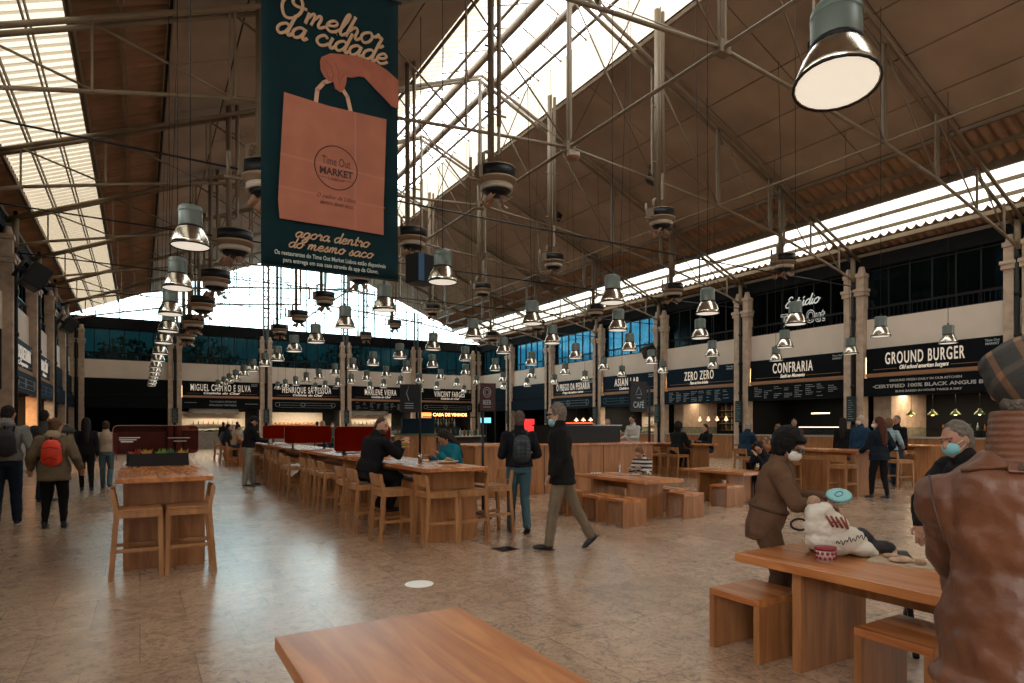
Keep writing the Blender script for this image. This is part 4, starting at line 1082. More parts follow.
for x, y, z0, z1, w, mm, lb in ((11.4, 18.0, 1.28, 1.72, .34, mat('red_screen', (.8, .02, .02), .4, emit=(1, .03, .03), estr=.9), 'bright red display board between the two walking men'),
                              (11.44, 21.2, 1.6, 1.8, .4, mat('cyan_screen', (.2, .6, .7), .4, emit=(.25, .7, .8), estr=1.0), 'small bright blue screen left of the backpack man\'s head')):
    t = thing('display_board', lb, 'screen', (x, y, 0), -.6); m = MB(); m.box(-w/2, w/2, -.02, .02, z0, z1); m.build('screen', mm, t)
    m = MB(); m.box(-.03, .03, .02, .06, 0, z1); m.box(-.15, .15, -.1, .15, 0, .02); m.build('stand', M_black, t)
t = thing('post', 'thin black post on a round foot right of the middle table', 'post', (4.75, 8.9, 0))
m = MB(); m.cyl((0, 0, 0), (0, 0, .03), .15, n=20); m.build('foot', M_black, t); m = MB(); m.cyl((0, 0, .03), (0, 0, 1.72), .022, n=8); m.build('pole', M_black, t)

# wine island in the middle distance
t = thing('wine_island', 'round dark bar island full of bottles, middle distance', 'bar counter', (10.3, 23.2, 0))
m = MB(); m.lathe([(1.9, 0), (1.9, 1.05), (1.5, 1.05), (1.5, 0)], n=32); m.build('counter_front', mat('dark_wood', (.06, .03, .02), .5, var=.2), t)
m = MB(); m.lathe([(1.4, 1.06), (2.0, 1.06), (2.0, 1.1), (1.4, 1.1), (1.4, 1.06)], n=32); m.build('worktop', mat('pale_worktop', (.4, .38, .34), .3), t)
m = MB(); m.box(-.9, .9, -.15, .15, 0, 1.45); m.build('back_shelf', M_black, t)
for i in range(26):
    a = PI*1.02+i*PI/27; b = MB(); h = .28; b.lathe([(0, 0), (.04, 0), (.04, .17), (.015, .22), (.015, h), (0, h)], n=8)
    o = b.build('bottle', M_bot[i % 3]); o.location = (10.3+1.7*math.cos(a), 23.2+1.7*math.sin(a), 1.1); tag(o, 'bottle on the rim of the round bar island', 'bottle', 'bottles on the round bar island')
for i in range(14):
    b = MB(); b.lathe([(0, 0), (.04, 0), (.04, .17), (.015, .22), (.015, .3), (0, .3)], n=8)
    o = b.build('bottle', M_bot[(i+1) % 3]); o.location = (10.3-.8+i*.12, 23.2, 1.45); tag(o, 'bottle on top of the island shelf', 'bottle', 'bottles on the island shelf')

# floor items
m = MB(); m.cyl((0, 0, 0), (0, 0, .003), .135, n=32); o = m.build('light_patch_disc', mat('white_light_patch', (.9, .9, .86), .5)); o.location = (2.27, 5.53, 0); tag(o, 'round patch of light on the stone floor, painted as a white disc', 'light patch')  # thin white disc painted in for a pool of light on the floor
t = thing('floor_drain', 'small dark square drain cover on the floor left of the walking man', 'drain', (3.81, 6.57, 0), .15)
m = MB(); m.box(-.13, .13, -.13, .13, 0, .004); m.build('frame', M_black, t)
m = MB()
for i in range(7): m.box(-.11, .11, -.11+i*.033, -.1+i*.033, .004, .008)
m.build('grating', M_smoke, t)

# ---------------------------------------------------------------- things on tables
def cup(x, y, z, h, r, mt, label, cat='glass', name='drinking_glass', group=None):
    m = MB(); m.lathe([(0, 0), (r*.8, 0), (r, h), (r*.92, h), (r*.74, .01), (0, .01)], n=16); o = m.build(name, mt); o.location = (x, y, z); return tag(o, label, cat, group)
M_glass = glassy('clear_glass', (.8, .85, .83), (.8, .8, .8), .2, .05)
M_beer = mat('amber_beer', (.45, .19, .03), .15)
M_white = mat('white_ceramic', (.6, .57, .52), .35)
def glass_drink(x, y, z, label, drink=M_beer, h=.15):
    t = thing('drinking_glass', label, 'glass', (x, y, z))
    m = MB(); m.lathe([(0, 0), (.028, 0), (.037, h), (.034, h), (.026, .008), (0, .008)], n=14); m.build('glass', M_glass, t)
    m = MB(); m.lathe([(0, .01), (.026, .01), (.032, h*.85), (0, h*.85)], n=14); m.build('drink', drink, t)
glass_drink(3.32, 8.05, .97, 'glass of amber beer on the table between the man in black and woman in teal')
t = thing('plate', 'white plate with fried food in front of the woman in teal', 'plate', (3.72, 8.0, .97))
m = MB(); m.lathe([(0, 0), (.09, 0), (.15, .03), (.145, .035), (.09, .01), (0, .01)], n=24); m.build('dish', M_white, t)
m = MB()
for i in range(14): a = i*2.4; m.ell((.05*math.cos(a)*(i % 3)/1.5, .05*math.sin(a)*(i % 3)/1.5, .03+.012*(i % 4)), (.03, .022, .016), nu=8, nv=5)
m.build('food', mat('fried_food', (.45, .24, .07), .7), t)
t = thing('burger', 'burger with salad held up by the man in black', 'burger', (3.28, 8.5, 1.22))
m = MB(); m.ell((0, 0, .03), (.06, .06, .035), nu=14, nv=7); m.ell((0, 0, -.03), (.06, .06, .02), nu=14, nv=6); m.build('bun', mat('bun', (.42, .22, .08), .6), t)
m = MB(); m.ell((0, 0, 0), (.068, .068, .012), nu=14, nv=5); m.build('salad', mat('salad', (.2, .22, .04), .7), t)
t = thing('tray', 'dark tray with a white napkin on the second tall table', 'tray', (3.45, 11.9, .97), .2)
m = MB(); m.box(-.17, .17, -.24, .24, 0, .018); m.build('base', M_black, t, bevel=.004); m = MB(); m.box(-.1, .08, -.1, .1, .018, .024); m.build('napkin', M_white, t)
m = MB(); vs = [(x*.05, y*.05, .68+.004+.01*math.sin(x*2+y)) for x in range(-3, 4) for y in range(-4, 5)]
m.add(vs, [(i*9+j, i*9+j+1, (i+1)*9+j+1, (i+1)*9+j) for i in range(6) for j in range(8)], True)
m.add([(-.15, -.2, .68), (-.19, -.22, .5), (-.1, -.24, .47), (.02, -.23, .55), (.1, -.2, .68)], [(0, 1, 2, 3, 4)])
o = m.build('napkin_cloth', mat('white_cloth', (.62, .58, .52), .8), recalc=False); o.location = (2.72, 13.3, .012); sd = o.modifiers.new('t', 'SOLIDIFY'); sd.thickness = .006
tag(o, 'white cloth lying over the pulled-out stool', 'cloth')
# girl's table
t = thing('water_bottle', 'clear water bottle on the striped girl\'s table', 'bottle', (7.05, 8.25, .64))
m = MB(); m.lathe([(0, 0), (.033, 0), (.035, .02), (.035, .13), (.015, .18), (.014, .2), (0, .2)], n=14); m.build('body', M_glass, t); m = MB(); m.cyl((0, 0, .2), (0, 0, .22), .017, n=12); m.build('cap', mat('blue_cap', (.1, .2, .35), .4), t)
for x, y, lb in ((6.95, 8.75, 'crumpled white napkin near the far end of the striped girl\'s table'), (7.35, 8.2, 'folded white napkin in front of the striped girl')):
    m = MB(); vs = [(i*.03, j*.03, .006+.02*abs(math.sin(i*1.7+j*2.3))) for i in range(-3, 4) for j in range(-2, 3)]
    m.add(vs, [(i*5+j, i*5+j+1, (i+1)*5+j+1, (i+1)*5+j) for i in range(6) for j in range(4)], True); o = m.build('napkin', M_white, recalc=False); o.location = (x, y, .64); tag(o, lb, 'napkin')
cup(7.42, 7.95, .64, .1, .035, M_glass, 'short clear glass in front of the striped girl')
glass_drink(10.25, 7.95, .62, 'small glass of amber drink on the low table behind the woman in brown')
for i, (x, y) in enumerate(((14.6, 10.9), (14.8, 11.2), (14.9, 10.7))):
    t = thing('wine_glass', 'wine glass on the table by the man in navy, %s' % ['left', 'middle', 'right'][i], 'glass', (x, y, .97), 0, 'wine glasses by the man in navy')
    m = MB(); m.lathe([(0, 0), (.035, 0), (.005, .01), (.004, .09), (.035, .13), (.04, .17), (.03, .21), (.028, .21), (.036, .17), (.03, .13), (0, .1)], n=14); m.build('bowl', M_glass, t)
    m = MB(); m.lathe([(0, .102), (.03, .13), (.036, .155), (0, .155)], n=12); m.build('wine', M_beer, t)
# front table: bag, pot, tray of food, jacket
def remesh(mb, name, mats, voxel, parent=None, sm=3, disp=0, dsc=10, label=None):
    me = bpy.data.meshes.new(name); me.from_pydata(mb.v, [], mb.f); o = bpy.data.objects.new(name, me); COL.objects.link(o)
    r = o.modifiers.new('r', 'REMESH'); r.mode = 'VOXEL'; r.voxel_size = voxel
    if sm: s = o.modifiers.new('s', 'SMOOTH'); s.factor = .5; s.iterations = sm
    dg = bpy.context.evaluated_depsgraph_get(); n = bpy.data.meshes.new_from_object(o.evaluated_get(dg))
    bpy.data.objects.remove(o); bpy.data.meshes.remove(me)
    n.name = name
    if disp:
        no = [v.normal.copy() for v in n.vertices]
        for v, q in zip(n.vertices, no):
            v.co += q*disp*(noise.noise(Vector(v.co)*dsc)+.5*noise.noise(Vector(v.co)*dsc*2.3))
    for p in n.polygons: p.use_smooth = True
    n.materials.clear(); n.materials.append(mats)
    o = bpy.data.objects.new(name, n); COL.objects.link(o)
    if parent: o.parent = parent
    if label: o['label'] = label
    return o
t = thing('cloth_bag', 'white cloth bag with a red emblem and cursive print, slumped on the front table', 'bag', (3.86, 2.4, .66), -.55)
m = MB(); m.ell((0, 0, .1), (.2, .11, .1)); m.ell((-.06, 0, .19), (.15, .1, .1)); m.ell((-.1, .0, .27), (.1, .085, .075)); m.ell((.14, -.02, .05), (.1, .09, .05)); m.ell((.2, -.03, .03), (.06, .05, .03))
b = remesh(m, 'bag_body', mat('white_cotton', (.60, .55, .47), .85, bump=.4, bscale=25), .008, t, 3, .012, 16)
m = MB(); m.ell((-.13, .02, .335), (.045, .04, .05)); m.ell((-.1, .02, .31), (.06, .04, .03)); remesh(m, 'bag_opening', mat('tan_lining', (.33, .2, .13), .8), .006, t, 2, .006, 30)
m = MB(); m.tube([(-.2+.055*math.cos(a*PI/8)-.03, .02-.03*a/16, .2+.035*math.sin(a*PI/8)) for a in range(1, 16)], .008, 6); m.build('handle', M_black, t)
def on_bag(x, z): return (x, -.125+.35*max(0, z-.12)**1.3, z)
m = MB()
for i in range(4): m.tube([(-.115+i*.03, -.112, .275-i*.004), (-.075+i*.03, -.122, .205-i*.004)], .0075, 4)
m.tube([(-.1, -.118, .235), (-.03, -.12, .23)], .005, 4); m.tube([(.0, -.115, .265), (.02, -.12, .19)], .005, 4); m.build('emblem', mat('brick_red_ink', (.25, .05, .03), .7), t)
m = MB(); pts = [(-.06+.2*i/40, -.128+.0*(i/40), .10+.055*i/40+.014*math.sin(i*1.25)+.008*math.sin(i*.5)) for i in range(41)]; m.tube(pts, .0028, 4); m.build('cursive_print', M_smoke, t)
t = thing('ice_cream_pot', 'small red and white patterned paper pot in front of the white bag', 'pot', (3.66, 2.34, .66))
m = MB(); m.lathe([(0, 0), (.05, 0), (.058, .075), (0, .075)], n=24); m.build('pot', mat('pot_white', (.55, .42, .38), .5), t)
m = MB(); m.lathe([(.059, .07), (.064, .07), (.064, .088), (.05, .09), (0, .09)], n=24); m.build('lid', mat('crimson_lid', (.24, .012, .03), .4), t)
m = MB()
for r_ in range(2):
    for i in range(12): a = i*PI/6+r_*.26; rad = .0535+.002*r_; m.ell((rad*math.cos(a), rad*math.sin(a), .022+r_*.03), (.011, .011, .011), nu=8, nv=5)
m.build('berry_print', MATS['crimson_lid'], t)
t = thing('food_tray', 'paper tray with flatbread and scraps beside the leather jacket', 'tray', (4.02, 1.95, .66), .3)
m = MB(); m.box(-.11, .11, -.28, .28, 0, .012); m.build('paper', mat('tan_paper', (.4, .3, .2), .8), t)
m = MB(); rr = random.Random(5)
for i in range(16): m.ell((rr.uniform(-.07, .07), rr.uniform(-.24, .24), .025), (rr.uniform(.02, .05), rr.uniform(.03, .06), rr.uniform(.01, .025)), nu=9, nv=5)
remesh(m, 'flatbread', mat('bread', (.36, .22, .14), .8, var=.5, vscale=18), .006, t, 2)
t = thing('folded_jacket', 'black jacket crumpled behind the white bag', 'jacket', (4.08, 2.42, .66), -.5)
m = MB(); m.ell((0, 0, .07), (.16, .09, .09)); m.ell((.13, -.04, .035), (.14, .07, .045)); m.ell((-.2, .02, .05), (.1, .07, .06)); remesh(m, 'cloth', mat('black_cloth', (.012, .012, .014), .85), .01, t, 3, .02, 12)
t = thing('folding_stand', 'black crossed metal legs under the front table', 'stand', (4.55, 2.3, 0), .6)
for s in (-1, 1): m = MB(); m.bar((s*.3, 0, 0), (-s*.3, 0, .55), .035); m.build('leg', M_black, t)
m = MB(); m.box(-.32, .32, -.03, .03, .55, .58); m.build('cross_bar', M_black, t)

# ================================================================ PEOPLE
SK = {'fair': (.42, .22, .15), 'tan': (.33, .16, .10), 'brown': (.20, .09, .05)}
def skin(k): return mat('skin_'+k, SK[k], .5, bump=.1, bscale=60)
def fabric(nm, c, rough=.85, var=.12): return mat('fabric_'+nm, c, rough, bump=.25, bscale=70, var=var, vscale=9, spec=.12)

def ring_loft(m, rings, n=16):
    """rings: (centre, ax, ay, rx, ry) closed loft"""
    vs = []
    for c, ax, ay, rx, ry in rings:
        for i in range(n):
            t = 2*PI*i/n; vs.append(Vector(c)+ax*math.cos(t)*rx+ay*math.sin(t)*ry)
    k = len(rings)
    m.add(vs, [(j*n+i, j*n+(i+1) % n, (j+1)*n+(i+1) % n, (j+1)*n+i) for j in range(k-1) for i in range(n)]+[tuple(range(n-1, -1, -1)), tuple((k-1)*n+i for i in range(n))])
def cap_(m, p, q, r0, r1):
    p, q = Vector(p), Vector(q); m.cyl(p, q, r0, r1, n=12); m.ell(p, (r0,)*3, nu=12, nv=8); m.ell(q, (r1,)*3, nu=12, nv=8)
def chain(m, pts, rs):
    for i in range(len(pts)-1): cap_(m, pts[i], pts[i+1], rs[i], rs[i+1])
def ik(a, b, l1, l2, pole):
    a, b = Vector(a), Vector(b); d = b-a; L = min(d.length, (l1+l2)*.999); z = d.normalized(); b = a+z*L
    x = (l1*l1-l2*l2+L*L)/(2*L); h = math.sqrt(max(l1*l1-x*x, 0)); p = Vector(pole); p = (p-z*p.dot(z))
    p = p.normalized() if p.length > 1e-6 else z.orthogonal().normalized()
    return a+z*x+p*h, b

def person(label, loc, rz, H=1.75, pelvis=(0, 0, .95), lean=0, side=0, head=(0, 0), lh=None, rh=None, lf=(-.1, 0, .09), rf=(.1, 0, .09),
           le=(-.3, -.85, -.3), re=(.3, -.85, -.3), fem=False, build=1.0, skn='fair', hair=('short', (.02, .012, .008)), top=('shirt', 'grey', (.2, .2, .2)),
           bottom=('jeans', (.03, .05, .08)), shoe=(.02, .02, .02), mask=None, vox=.014, extras=(), lf_dir=0, rf_dir=0, lp=(0, 1, .1), rp=(0, 1, .1), hand_det=False, toe=(0, 0), coat_len=0, puff=.02, collar=True, skirt=None, coatw=.19, face=True, sleeve=True, neck=0, drop=.015):
    s = H/1.75
    t = thing('person', label, 'person', loc, rz)
    P = Vector(pelvis)*s
    R = Matrix.Rotation(-lean, 3, 'X')@Matrix.Rotation(side, 3, 'Y')
    X, Yv, Z = R@Vector((1, 0, 0)), R@Vector((0, 1, 0)), R@Vector((0, 0, 1))
    w = build; sh = (.165 if fem else .185)*w*s; hp = .09*s
    def T(x, y, z): return P+X*x*s+Yv*y*s+Z*z*s
    # limbs
    T0 = T(0, 0, .46-drop)
    SL_, SR_ = T0-X*sh, T0+X*sh
    lh = Vector(lh)*s if lh else SL_+Vector((-.07, .03, -.53))*s
    rh = Vector(rh)*s if rh else SR_+Vector((.07, .03, -.53))*s
    EL, WL = ik(SL_, lh, .285*s, .25*s, le); ER, WR = ik(SR_, rh, .285*s, .25*s, re)
    HL, HR = P+Vector((-hp, 0, -.02*s)), P+Vector((hp, 0, -.02*s))
    KL, AL = ik(HL, Vector(lf)*s, .43*s, .42*s, lp); KR, AR = ik(HR, Vector(rf)*s, .43*s, .42*s, rp)
    HM = R@Matrix.Rotation(head[1], 3, 'Z')@Matrix.Rotation(-head[0], 3, 'X')
    NB = T(0, -.01, .53); HC = NB+HM@Vector((0, .02, .155+neck))*s
    def h(x, y, z): return HC+HM@Vector((x, y, z))*s
    thick = (.10 if fem else .105)*w
    prof = [(-.09, .155 if not fem else .165, .105), (0, .165 if not fem else .175, .11), (.1, .15*w if not fem else .14*w, thick), (.19, .14*w if not fem else .12*w, thick*.92), (.3, .16*w if not fem else .14*w, thick*1.05),
            (.4, .175*w if not fem else .155*w, thick*1.05), (.46, .165*w if not fem else .14*w, thick*.9), (.5, .1*w, .07), (.53, .062, .06)]
    def torso(m, e=0, z0=-1, z1=9, n=18):
        rs = [(T(0, 0, z), X, Yv, (rx+e)*s, (ry+e)*s) for z, rx, ry in prof if z0 <= z <= z1]
        ring_loft(m, rs, n)
    # ---- body
    m = MB(); torso(m); m.ell(SL_, (.055*s*w,)*3); m.ell(SR_, (.055*s*w,)*3)
    chain(m, [T(0, -.01, .47), HC+HM@Vector((0, -.015, -.06))*s], [.062*s, .056*s])
    m.ell(HC, (.074*s, .092*s, .108*s), HM); m.ell(h(0, .022, -.062), (.058*s, .066*s, .06*s), HM); m.ell(h(0, .06, -.095), (.03*s, .028*s, .024*s), HM)
    if face:
        cap_(m, h(0, .088, .012), h(0, .108, -.028), .011*s, .016*s)
        for q in (-1, 1): m.ell(h(q*.075, -.002, -.015), (.012*s, .02*s, .032*s), HM)
        cap_(m, h(-.035, .083, .028), h(.035, .083, .028), .014*s, .014*s)
    for S_, E1, W1 in ((SL_, EL, WL), (SR_, ER, WR)): chain(m, [S_, E1, W1], [.052*s*w, .039*s, .027*s])
    for Hh, K, A, f_, tp in ((HL, KL, AL, lf_dir, toe[0]), (HR, KR, AR, rf_dir, toe[1])):
        chain(m, [Hh, K, A], [.085*s*w, .052*s, .036*s]); d = Vector((math.sin(f_)*math.cos(tp), math.cos(f_)*math.cos(tp), math.sin(tp))); u = Vector((math.cos(f_), -math.sin(f_), 0)).cross(d); cap_(m, A-u*.045*s, A+d*.11*s-u*.055*s, .03*s, .022*s)
    # hands
    hands = MB()
    for E1, W1, sd_ in ((EL, WL, -1), (ER, WR, 1)):
        fd = (W1-E1).normalized(); pole = Vector((0, 0, -1)); sideV = fd.cross(Vector((0, 0, 1)))
        if sideV.length < .2: sideV = Vector((0, 1, 0))     # hanging arm: palm faces the thigh
        sideV.normalize()
        up = sideV.cross(fd).normalized()                    # back-of-hand direction
        if abs(fd.z) > .8: up = Vector((sd_, 0, 0)); sideV = fd.cross(up).normalized()*-1 if False else Vector((0, 1, 0))
        M3 = Matrix((sideV, fd, up)).transposed(); pc = W1+fd*.05*s
        tgt = m
        tgt.ell(pc, (.042*s, .052*s, .018*s), M3)
        fing = hands if hand_det else m
        for i in range(4):
            L = (.068, .078, .073, .056)[i]*s; b0 = W1+fd*.088*s+sideV*(-.030+.020*i)*s*(-sd_ if abs(fd.z) <= .8 else -1); r_ = .0088*s if hand_det else .011*s
            c1 = b0+fd*L*.5-up*.012*s; c2 = c1+fd*L*.32-up*.028*s
            chain(fing, [b0-fd*.02*s, c1, c2], [r_*1.1, r_, r_*.85])
        tb = W1+fd*.03*s+sideV*.034*s*(sd_ if abs(fd.z) <= .8 else 1)*(1); tdir = (fd*.8+sideV*(.7 if abs(fd.z) > .8 else .7*sd_)).normalized()
        chain(fing, [tb, tb+tdir*.035*s, tb+tdir*.035*s+fd*.025*s-up*.015*s], [.012*s, .011*s, .009*s])
    b = remesh(m, 'body', skin(skn), vox, t, 2)
    if hand_det:
        fo = remesh(hands, 'f', skin(skn), .0035, None, 2)
        bm = bmesh.new(); bm.from_mesh(b.data); bm.from_mesh(fo.data); bm.to_mesh(b.data); bm.free(); bpy.data.objects.remove(fo)
        for p in b.data.polygons: p.use_smooth = True
    # ---- face details
    if face:
        for q in (-1, 1):
            e = MB(); e.ell(h(q*.03, .084, .005), (.011*s, .008*s, .006*s), HM, 10, 6); e.build('eye', mat('eye_dark', (.02, .015, .012), .2), t)
        e = MB(); 
        for q in (-1, 1): e.tube([h(q*.015, .094, .024), h(q*.035, .09, .03), h(q*.052, .076, .024)], .004*s, 5)
        e.build('eyebrow', mat('brow_dark', (.03, .02, .015), .8), t)
        if not mask:
            e = MB(); e.tube([h(-.022, .087, -.056), h(0, .095, -.058), h(.022, .087, -.056)], .006*s, 6); e.build('mouth', mat('lip', (.28, .08, .06), .5), t)
    # ---- trousers / skirt
    bk, bc = bottom[0], bottom[1]; m = MB(); fb = fabric('%s_%02d%02d%02d' % ((bk,)+tuple(int(c*99) for c in bc)), bc)
    if bk != 'none':
        rs = [(T(0, 0, z), X, Yv, (rx+.014)*s, (ry+.016)*s) for z, rx, ry in prof[:3]]; ring_loft(m, rs)
        for Hh, K, A in ((HL, KL, AL), (HR, KR, AR)):
            A2 = A+(K-A).normalized()*-.01*s
            chain(m, [Hh, K], [.098*s*w, .072*s*w]); chain(m, [K, A2], [.07*s*w, .060*s if bk != 'slim' else .044*s])
        remesh(m, 'trousers', fb, vox, t, 2, .008*s, 11/s)
    # shoes
    for A, K, f_, tp, nm in ((AL, KL, lf_dir, toe[0], 0), (AR, KR, rf_dir, toe[1], 1)):
        d = Vector((math.sin(f_)*math.cos(tp), math.cos(f_)*math.cos(tp), math.sin(tp))); sv = Vector((math.cos(f_), -math.sin(f_), 0)); u = sv.cross(d)
        M3 = Matrix((sv, d, u)).transposed(); m = MB(); hl = A-u*.045*s
        m.ell(hl+d*.0*s, (.042*s, .06*s, .045*s), M3); m.ell(hl+d*.08*s-u*.01*s, (.045*s, .09*s, .033*s), M3); m.ell(hl+d*.14*s-u*.016*s, (.044*s, .055*s, .026*s), M3); m.ell(hl+u*.04*s, (.043*s, .05*s, .05*s), M3)
        so = remesh(m, 'shoe', mat('shoe_%02d%02d%02d' % tuple(int(c*99) for c in shoe), shoe, .5), .01, t, 2)
        m = MB(); m.ell(hl+d*.055*s-u*.036*s, (.047*s, .145*s, .012*s), M3); m.build('sole', mat('pale_sole', (.4, .38, .35), .6) if 'sneaker' in extras else M_black, so)
    # ---- top
    tk, tn, tc_ = top; fm = extras_mat.get(tn) or fabric(tn, tc_); m = MB(); e = puff
    zlow = -.09 if coat_len or tk == 'coat' else 0
    rs = [(T(0, 0, z), X, Yv, (rx+e+(.012 if z < .15 else 0))*s, (ry+e+(.012 if z < .15 else 0))*s) for z, rx, ry in prof if z >= zlow]
    if coat_len:
        rs = [(T(0, 0, -.09-coat_len), Vector((1, 0, 0)), Vector((0, 1, 0)), (coatw+e)*s, (coatw*.7+e)*s), (T(0, 0, -.09-coat_len*.5), X, Yv, (coatw*.5+.09+e)*s, (coatw*.35+.065+e)*s)]+rs
    ring_loft(m, rs, 18); m.ell(SL_, ((.058*w+e*.7)*s,)*3); m.ell(SR_, ((.058*w+e*.7)*s,)*3)
    if sleeve:
        for S_, E1, W1 in ((SL_, EL, WL), (SR_, ER, WR)):
            chain(m, [S_, E1, W1+(E1-W1).normalized()*.015*s], [(.053*w+e*.75)*s, (.043+e*.75)*s, (.032+e*.6)*s])
    else:
        for S_, E1, W1 in ((SL_, EL, WL), (SR_, ER, WR)): chain(m, [S_, S_+(E1-S_)*.55], [(.056*w+e)*s, (.05+e)*s])
    if collar: chain(m, [T(0, -.012, .49), T(0, -.008, .56)], [(.075+e*.5)*s, (.068+e*.4)*s])
    tp_ = remesh(m, {'coat': 'coat', 'jacket': 'jacket', 'hoodie': 'hoodie', 'dress': 'dress', 'shirt': 'shirt', 'sweater': 'sweater'}[tk], fm, vox, t, 2, (.015 if tn == 'leather' else .010)*s, (10 if tn == 'leather' else 9)/s)
    if tk == 'hoodie' or 'fur_hood' in extras:
        m = MB(); m.ell(T(0, -.10, .53), (.12*s, .07*s, .07*s), R); m.ell(T(.0, -.07, .57), (.10*s, .05*s, .05*s), R)
        remesh(m, 'hood', fabric('fur', (.35, .27, .18)) if 'fur_hood' in extras else fm, vox, t, 2, .012*s, 25)
    # ---- hair
    hk, hc = hair; hm = mat('hair_%02d%02d%02d' % tuple(int(c*99) for c in hc), hc, .7, bump=.5, bscale=90, var=.3, vscale=30, spec=.2)
    m = MB()
    if hk in ('short', 'curly', 'thin', 'bob', 'long', 'bun', 'big'):
        g = {'short': .010, 'thin': .004, 'curly': .022, 'bob': .03, 'long': .022, 'bun': .014, 'big': .045}[hk]
        m.ell(h(0, -.018-g*.75, .022), ((.074+g)*s, (.086+g)*s, (.098+g)*s), HM); m.ell(h(0, -.05, -.03), ((.064+g)*s, (.055+g)*s, (.07+g)*s), HM)
        if hk in ('bob', 'big'):
            for q in (-1, 1): m.ell(h(q*.062, -.045, -.03), (.034*s, .055*s, .085*s), HM)
            m.ell(h(0, -.06, -.04), (.095*s, .06*s, .09*s), HM); m.ell(h(0, .045, .088), (.07*s, .045*s, .03*s), HM)
        if hk == 'long':
            chain(m, [h(0, -.07, 0), T(0, -.125, .47), T(0, -.15, .25)], [.085*s, .075*s, .05*s])
            for q in (-1, 1): chain(m, [h(q*.06, -.03, 0), h(q*.065, -.05, -.14)], [.04*s, .04*s])
        if hk == 'bun': m.ell(h(0, -.11, .06), (.045*s, .045*s, .045*s), HM)
        remesh(m, 'hair', hm, min(vox, .01), t, 1, (.010 if hk in ('curly', 'big', 'bob') else .006)*s, 32/s)
    if hk == 'cap':
        m.ell(h(0, -.012, .03), (.088*s, .103*s, .095*s), HM); m.ell(h(0, .09, .045), (.065*s, .06*s, .014*s), HM); m.ell(h(0, -.05, -.01), (.078*s, .06*s, .06*s), HM)
        remesh(m, 'cap', hm, min(vox, .01), t, 2)
    # ---- mask
    if mask:
        m = MB(); mz = -.05 if mask != 'chin' else -.09; mc = {'white': (.62, .58, .52), 'blue': (.20, .46, .50), 'chin': (.2, .42, .45)}[mask]
        m.ell(h(0, .062, mz), (.062*s, .047*s, .055*s), HM, 16, 10)
        if mask == 'white': m.ell(h(0, .085, mz+.005), (.03*s, .042*s, .046*s), HM)
        k = remesh(m, 'face_mask', mat('mask_'+mask, mc, .8), .006, t, 2)
        m = MB()
        for q in (-1, 1): m.tube([h(q*.055, .06, mz+.03), h(q*.078, .005, -.0), h(q*.078, .003, -.03), h(q*.055, .06, mz-.02)], .0025*s, 4)
        m.build('ear_loop', mat('mask_loop', (.6, .6, .58), .8), k)
    if 'glasses' in extras:
        m = MB()
        for q in (-1, 1):
            m.tube([h(q*.033+.024*math.cos(a*PI/6), .105, .006+.017*math.sin(a*PI/6)) for a in range(12)], .003*s, 4, True); m.tube([h(q*.058, .1, .01), h(q*.078, 0, .005)], .003*s, 4)
            m.ell(h(q*.033, .104, .006), (.022*s, .003*s, .015*s), HM, 10, 6)
        m.build('glasses', M_smoke, t)
    if 'beard' in extras:
        m = MB(); m.ell(h(0, .034, -.078), (.061*s, .066*s, .052*s), HM, 14, 9); remesh(m, 'beard', mat('beard_dark', (.045, .025, .015), .9, bump=.6, bscale=90), .007, t, 1, .004, 50)
    for ex in extras:
        if isinstance(ex, tuple) and ex[0] == 'backpack':
            c = ex[1]; m = MB(); q = ex[2] if len(ex) > 2 else 1
            m.ell(T(0, -.19, .27), (.135*s*q, .085*s, .2*s*q), R); m.ell(T(0, -.17, .17), (.14*s*q, .09*s, .12*s*q), R); m.ell(T(0, -.18, .37), (.12*s*q, .075*s, .1*s*q), R)
            bp_ = remesh(m, 'backpack', mat('pack_%02d%02d%02d' % tuple(int(v*99) for v in c), c, .6, bump=.3, bscale=20), .012, t, 3)
            m = MB(); m.tube([T(-.1*q, -.26, .33), T(0, -.285, .35), T(.1*q, -.26, .33)], .005*s, 5); m.tube([T(-.09*q, -.265, .15), T(0, -.29, .2), T(.09*q, -.265, .15)], .005*s, 5); m.tube([T(0, -.2, .46), T(0, -.24, .5), T(0, -.2, .5)], .01*s, 6); m.build('zip', M_black, bp_)
            m = MB()
            for z_ in (-1, 1): m.tube([T(z_*.09, -.13, .42), T(z_*.105, -.04, .525), T(z_*.12, .1, .47), T(z_*.125, .13, .32), T(z_*.13, .03, .14), T(z_*.12, -.12, .12)], .014*s, 6)
            m.build('strap', M_black, bp_)
            if len(ex) > 3:
                m = MB()
                for j in range(5): m.tube([T(-.1, -.268+.004*abs(j-2), .16+j*.055), T(0, -.288+.004*abs(j-2), .17+j*.055), T(.1, -.268, .16+j*.055)], .0035*s, 4)
                for j in (-1, 0, 1): m.tube([T(j*.06, -.283, .14), T(j*.06, -.285, .4)], .0035*s, 4)
                m.build('webbing', mat('pale_webbing', (.06, .09, .10), .7), bp_)
    return t, dict(T=T, h=h, HC=HC, HM=HM, R=R, s=s, WL=WL, WR=WR, EL=EL, ER=ER, SL=SL_, SR=SR_, P=P, X=X, Y=Yv, Z=Z, NB=NB)
extras_mat = {}
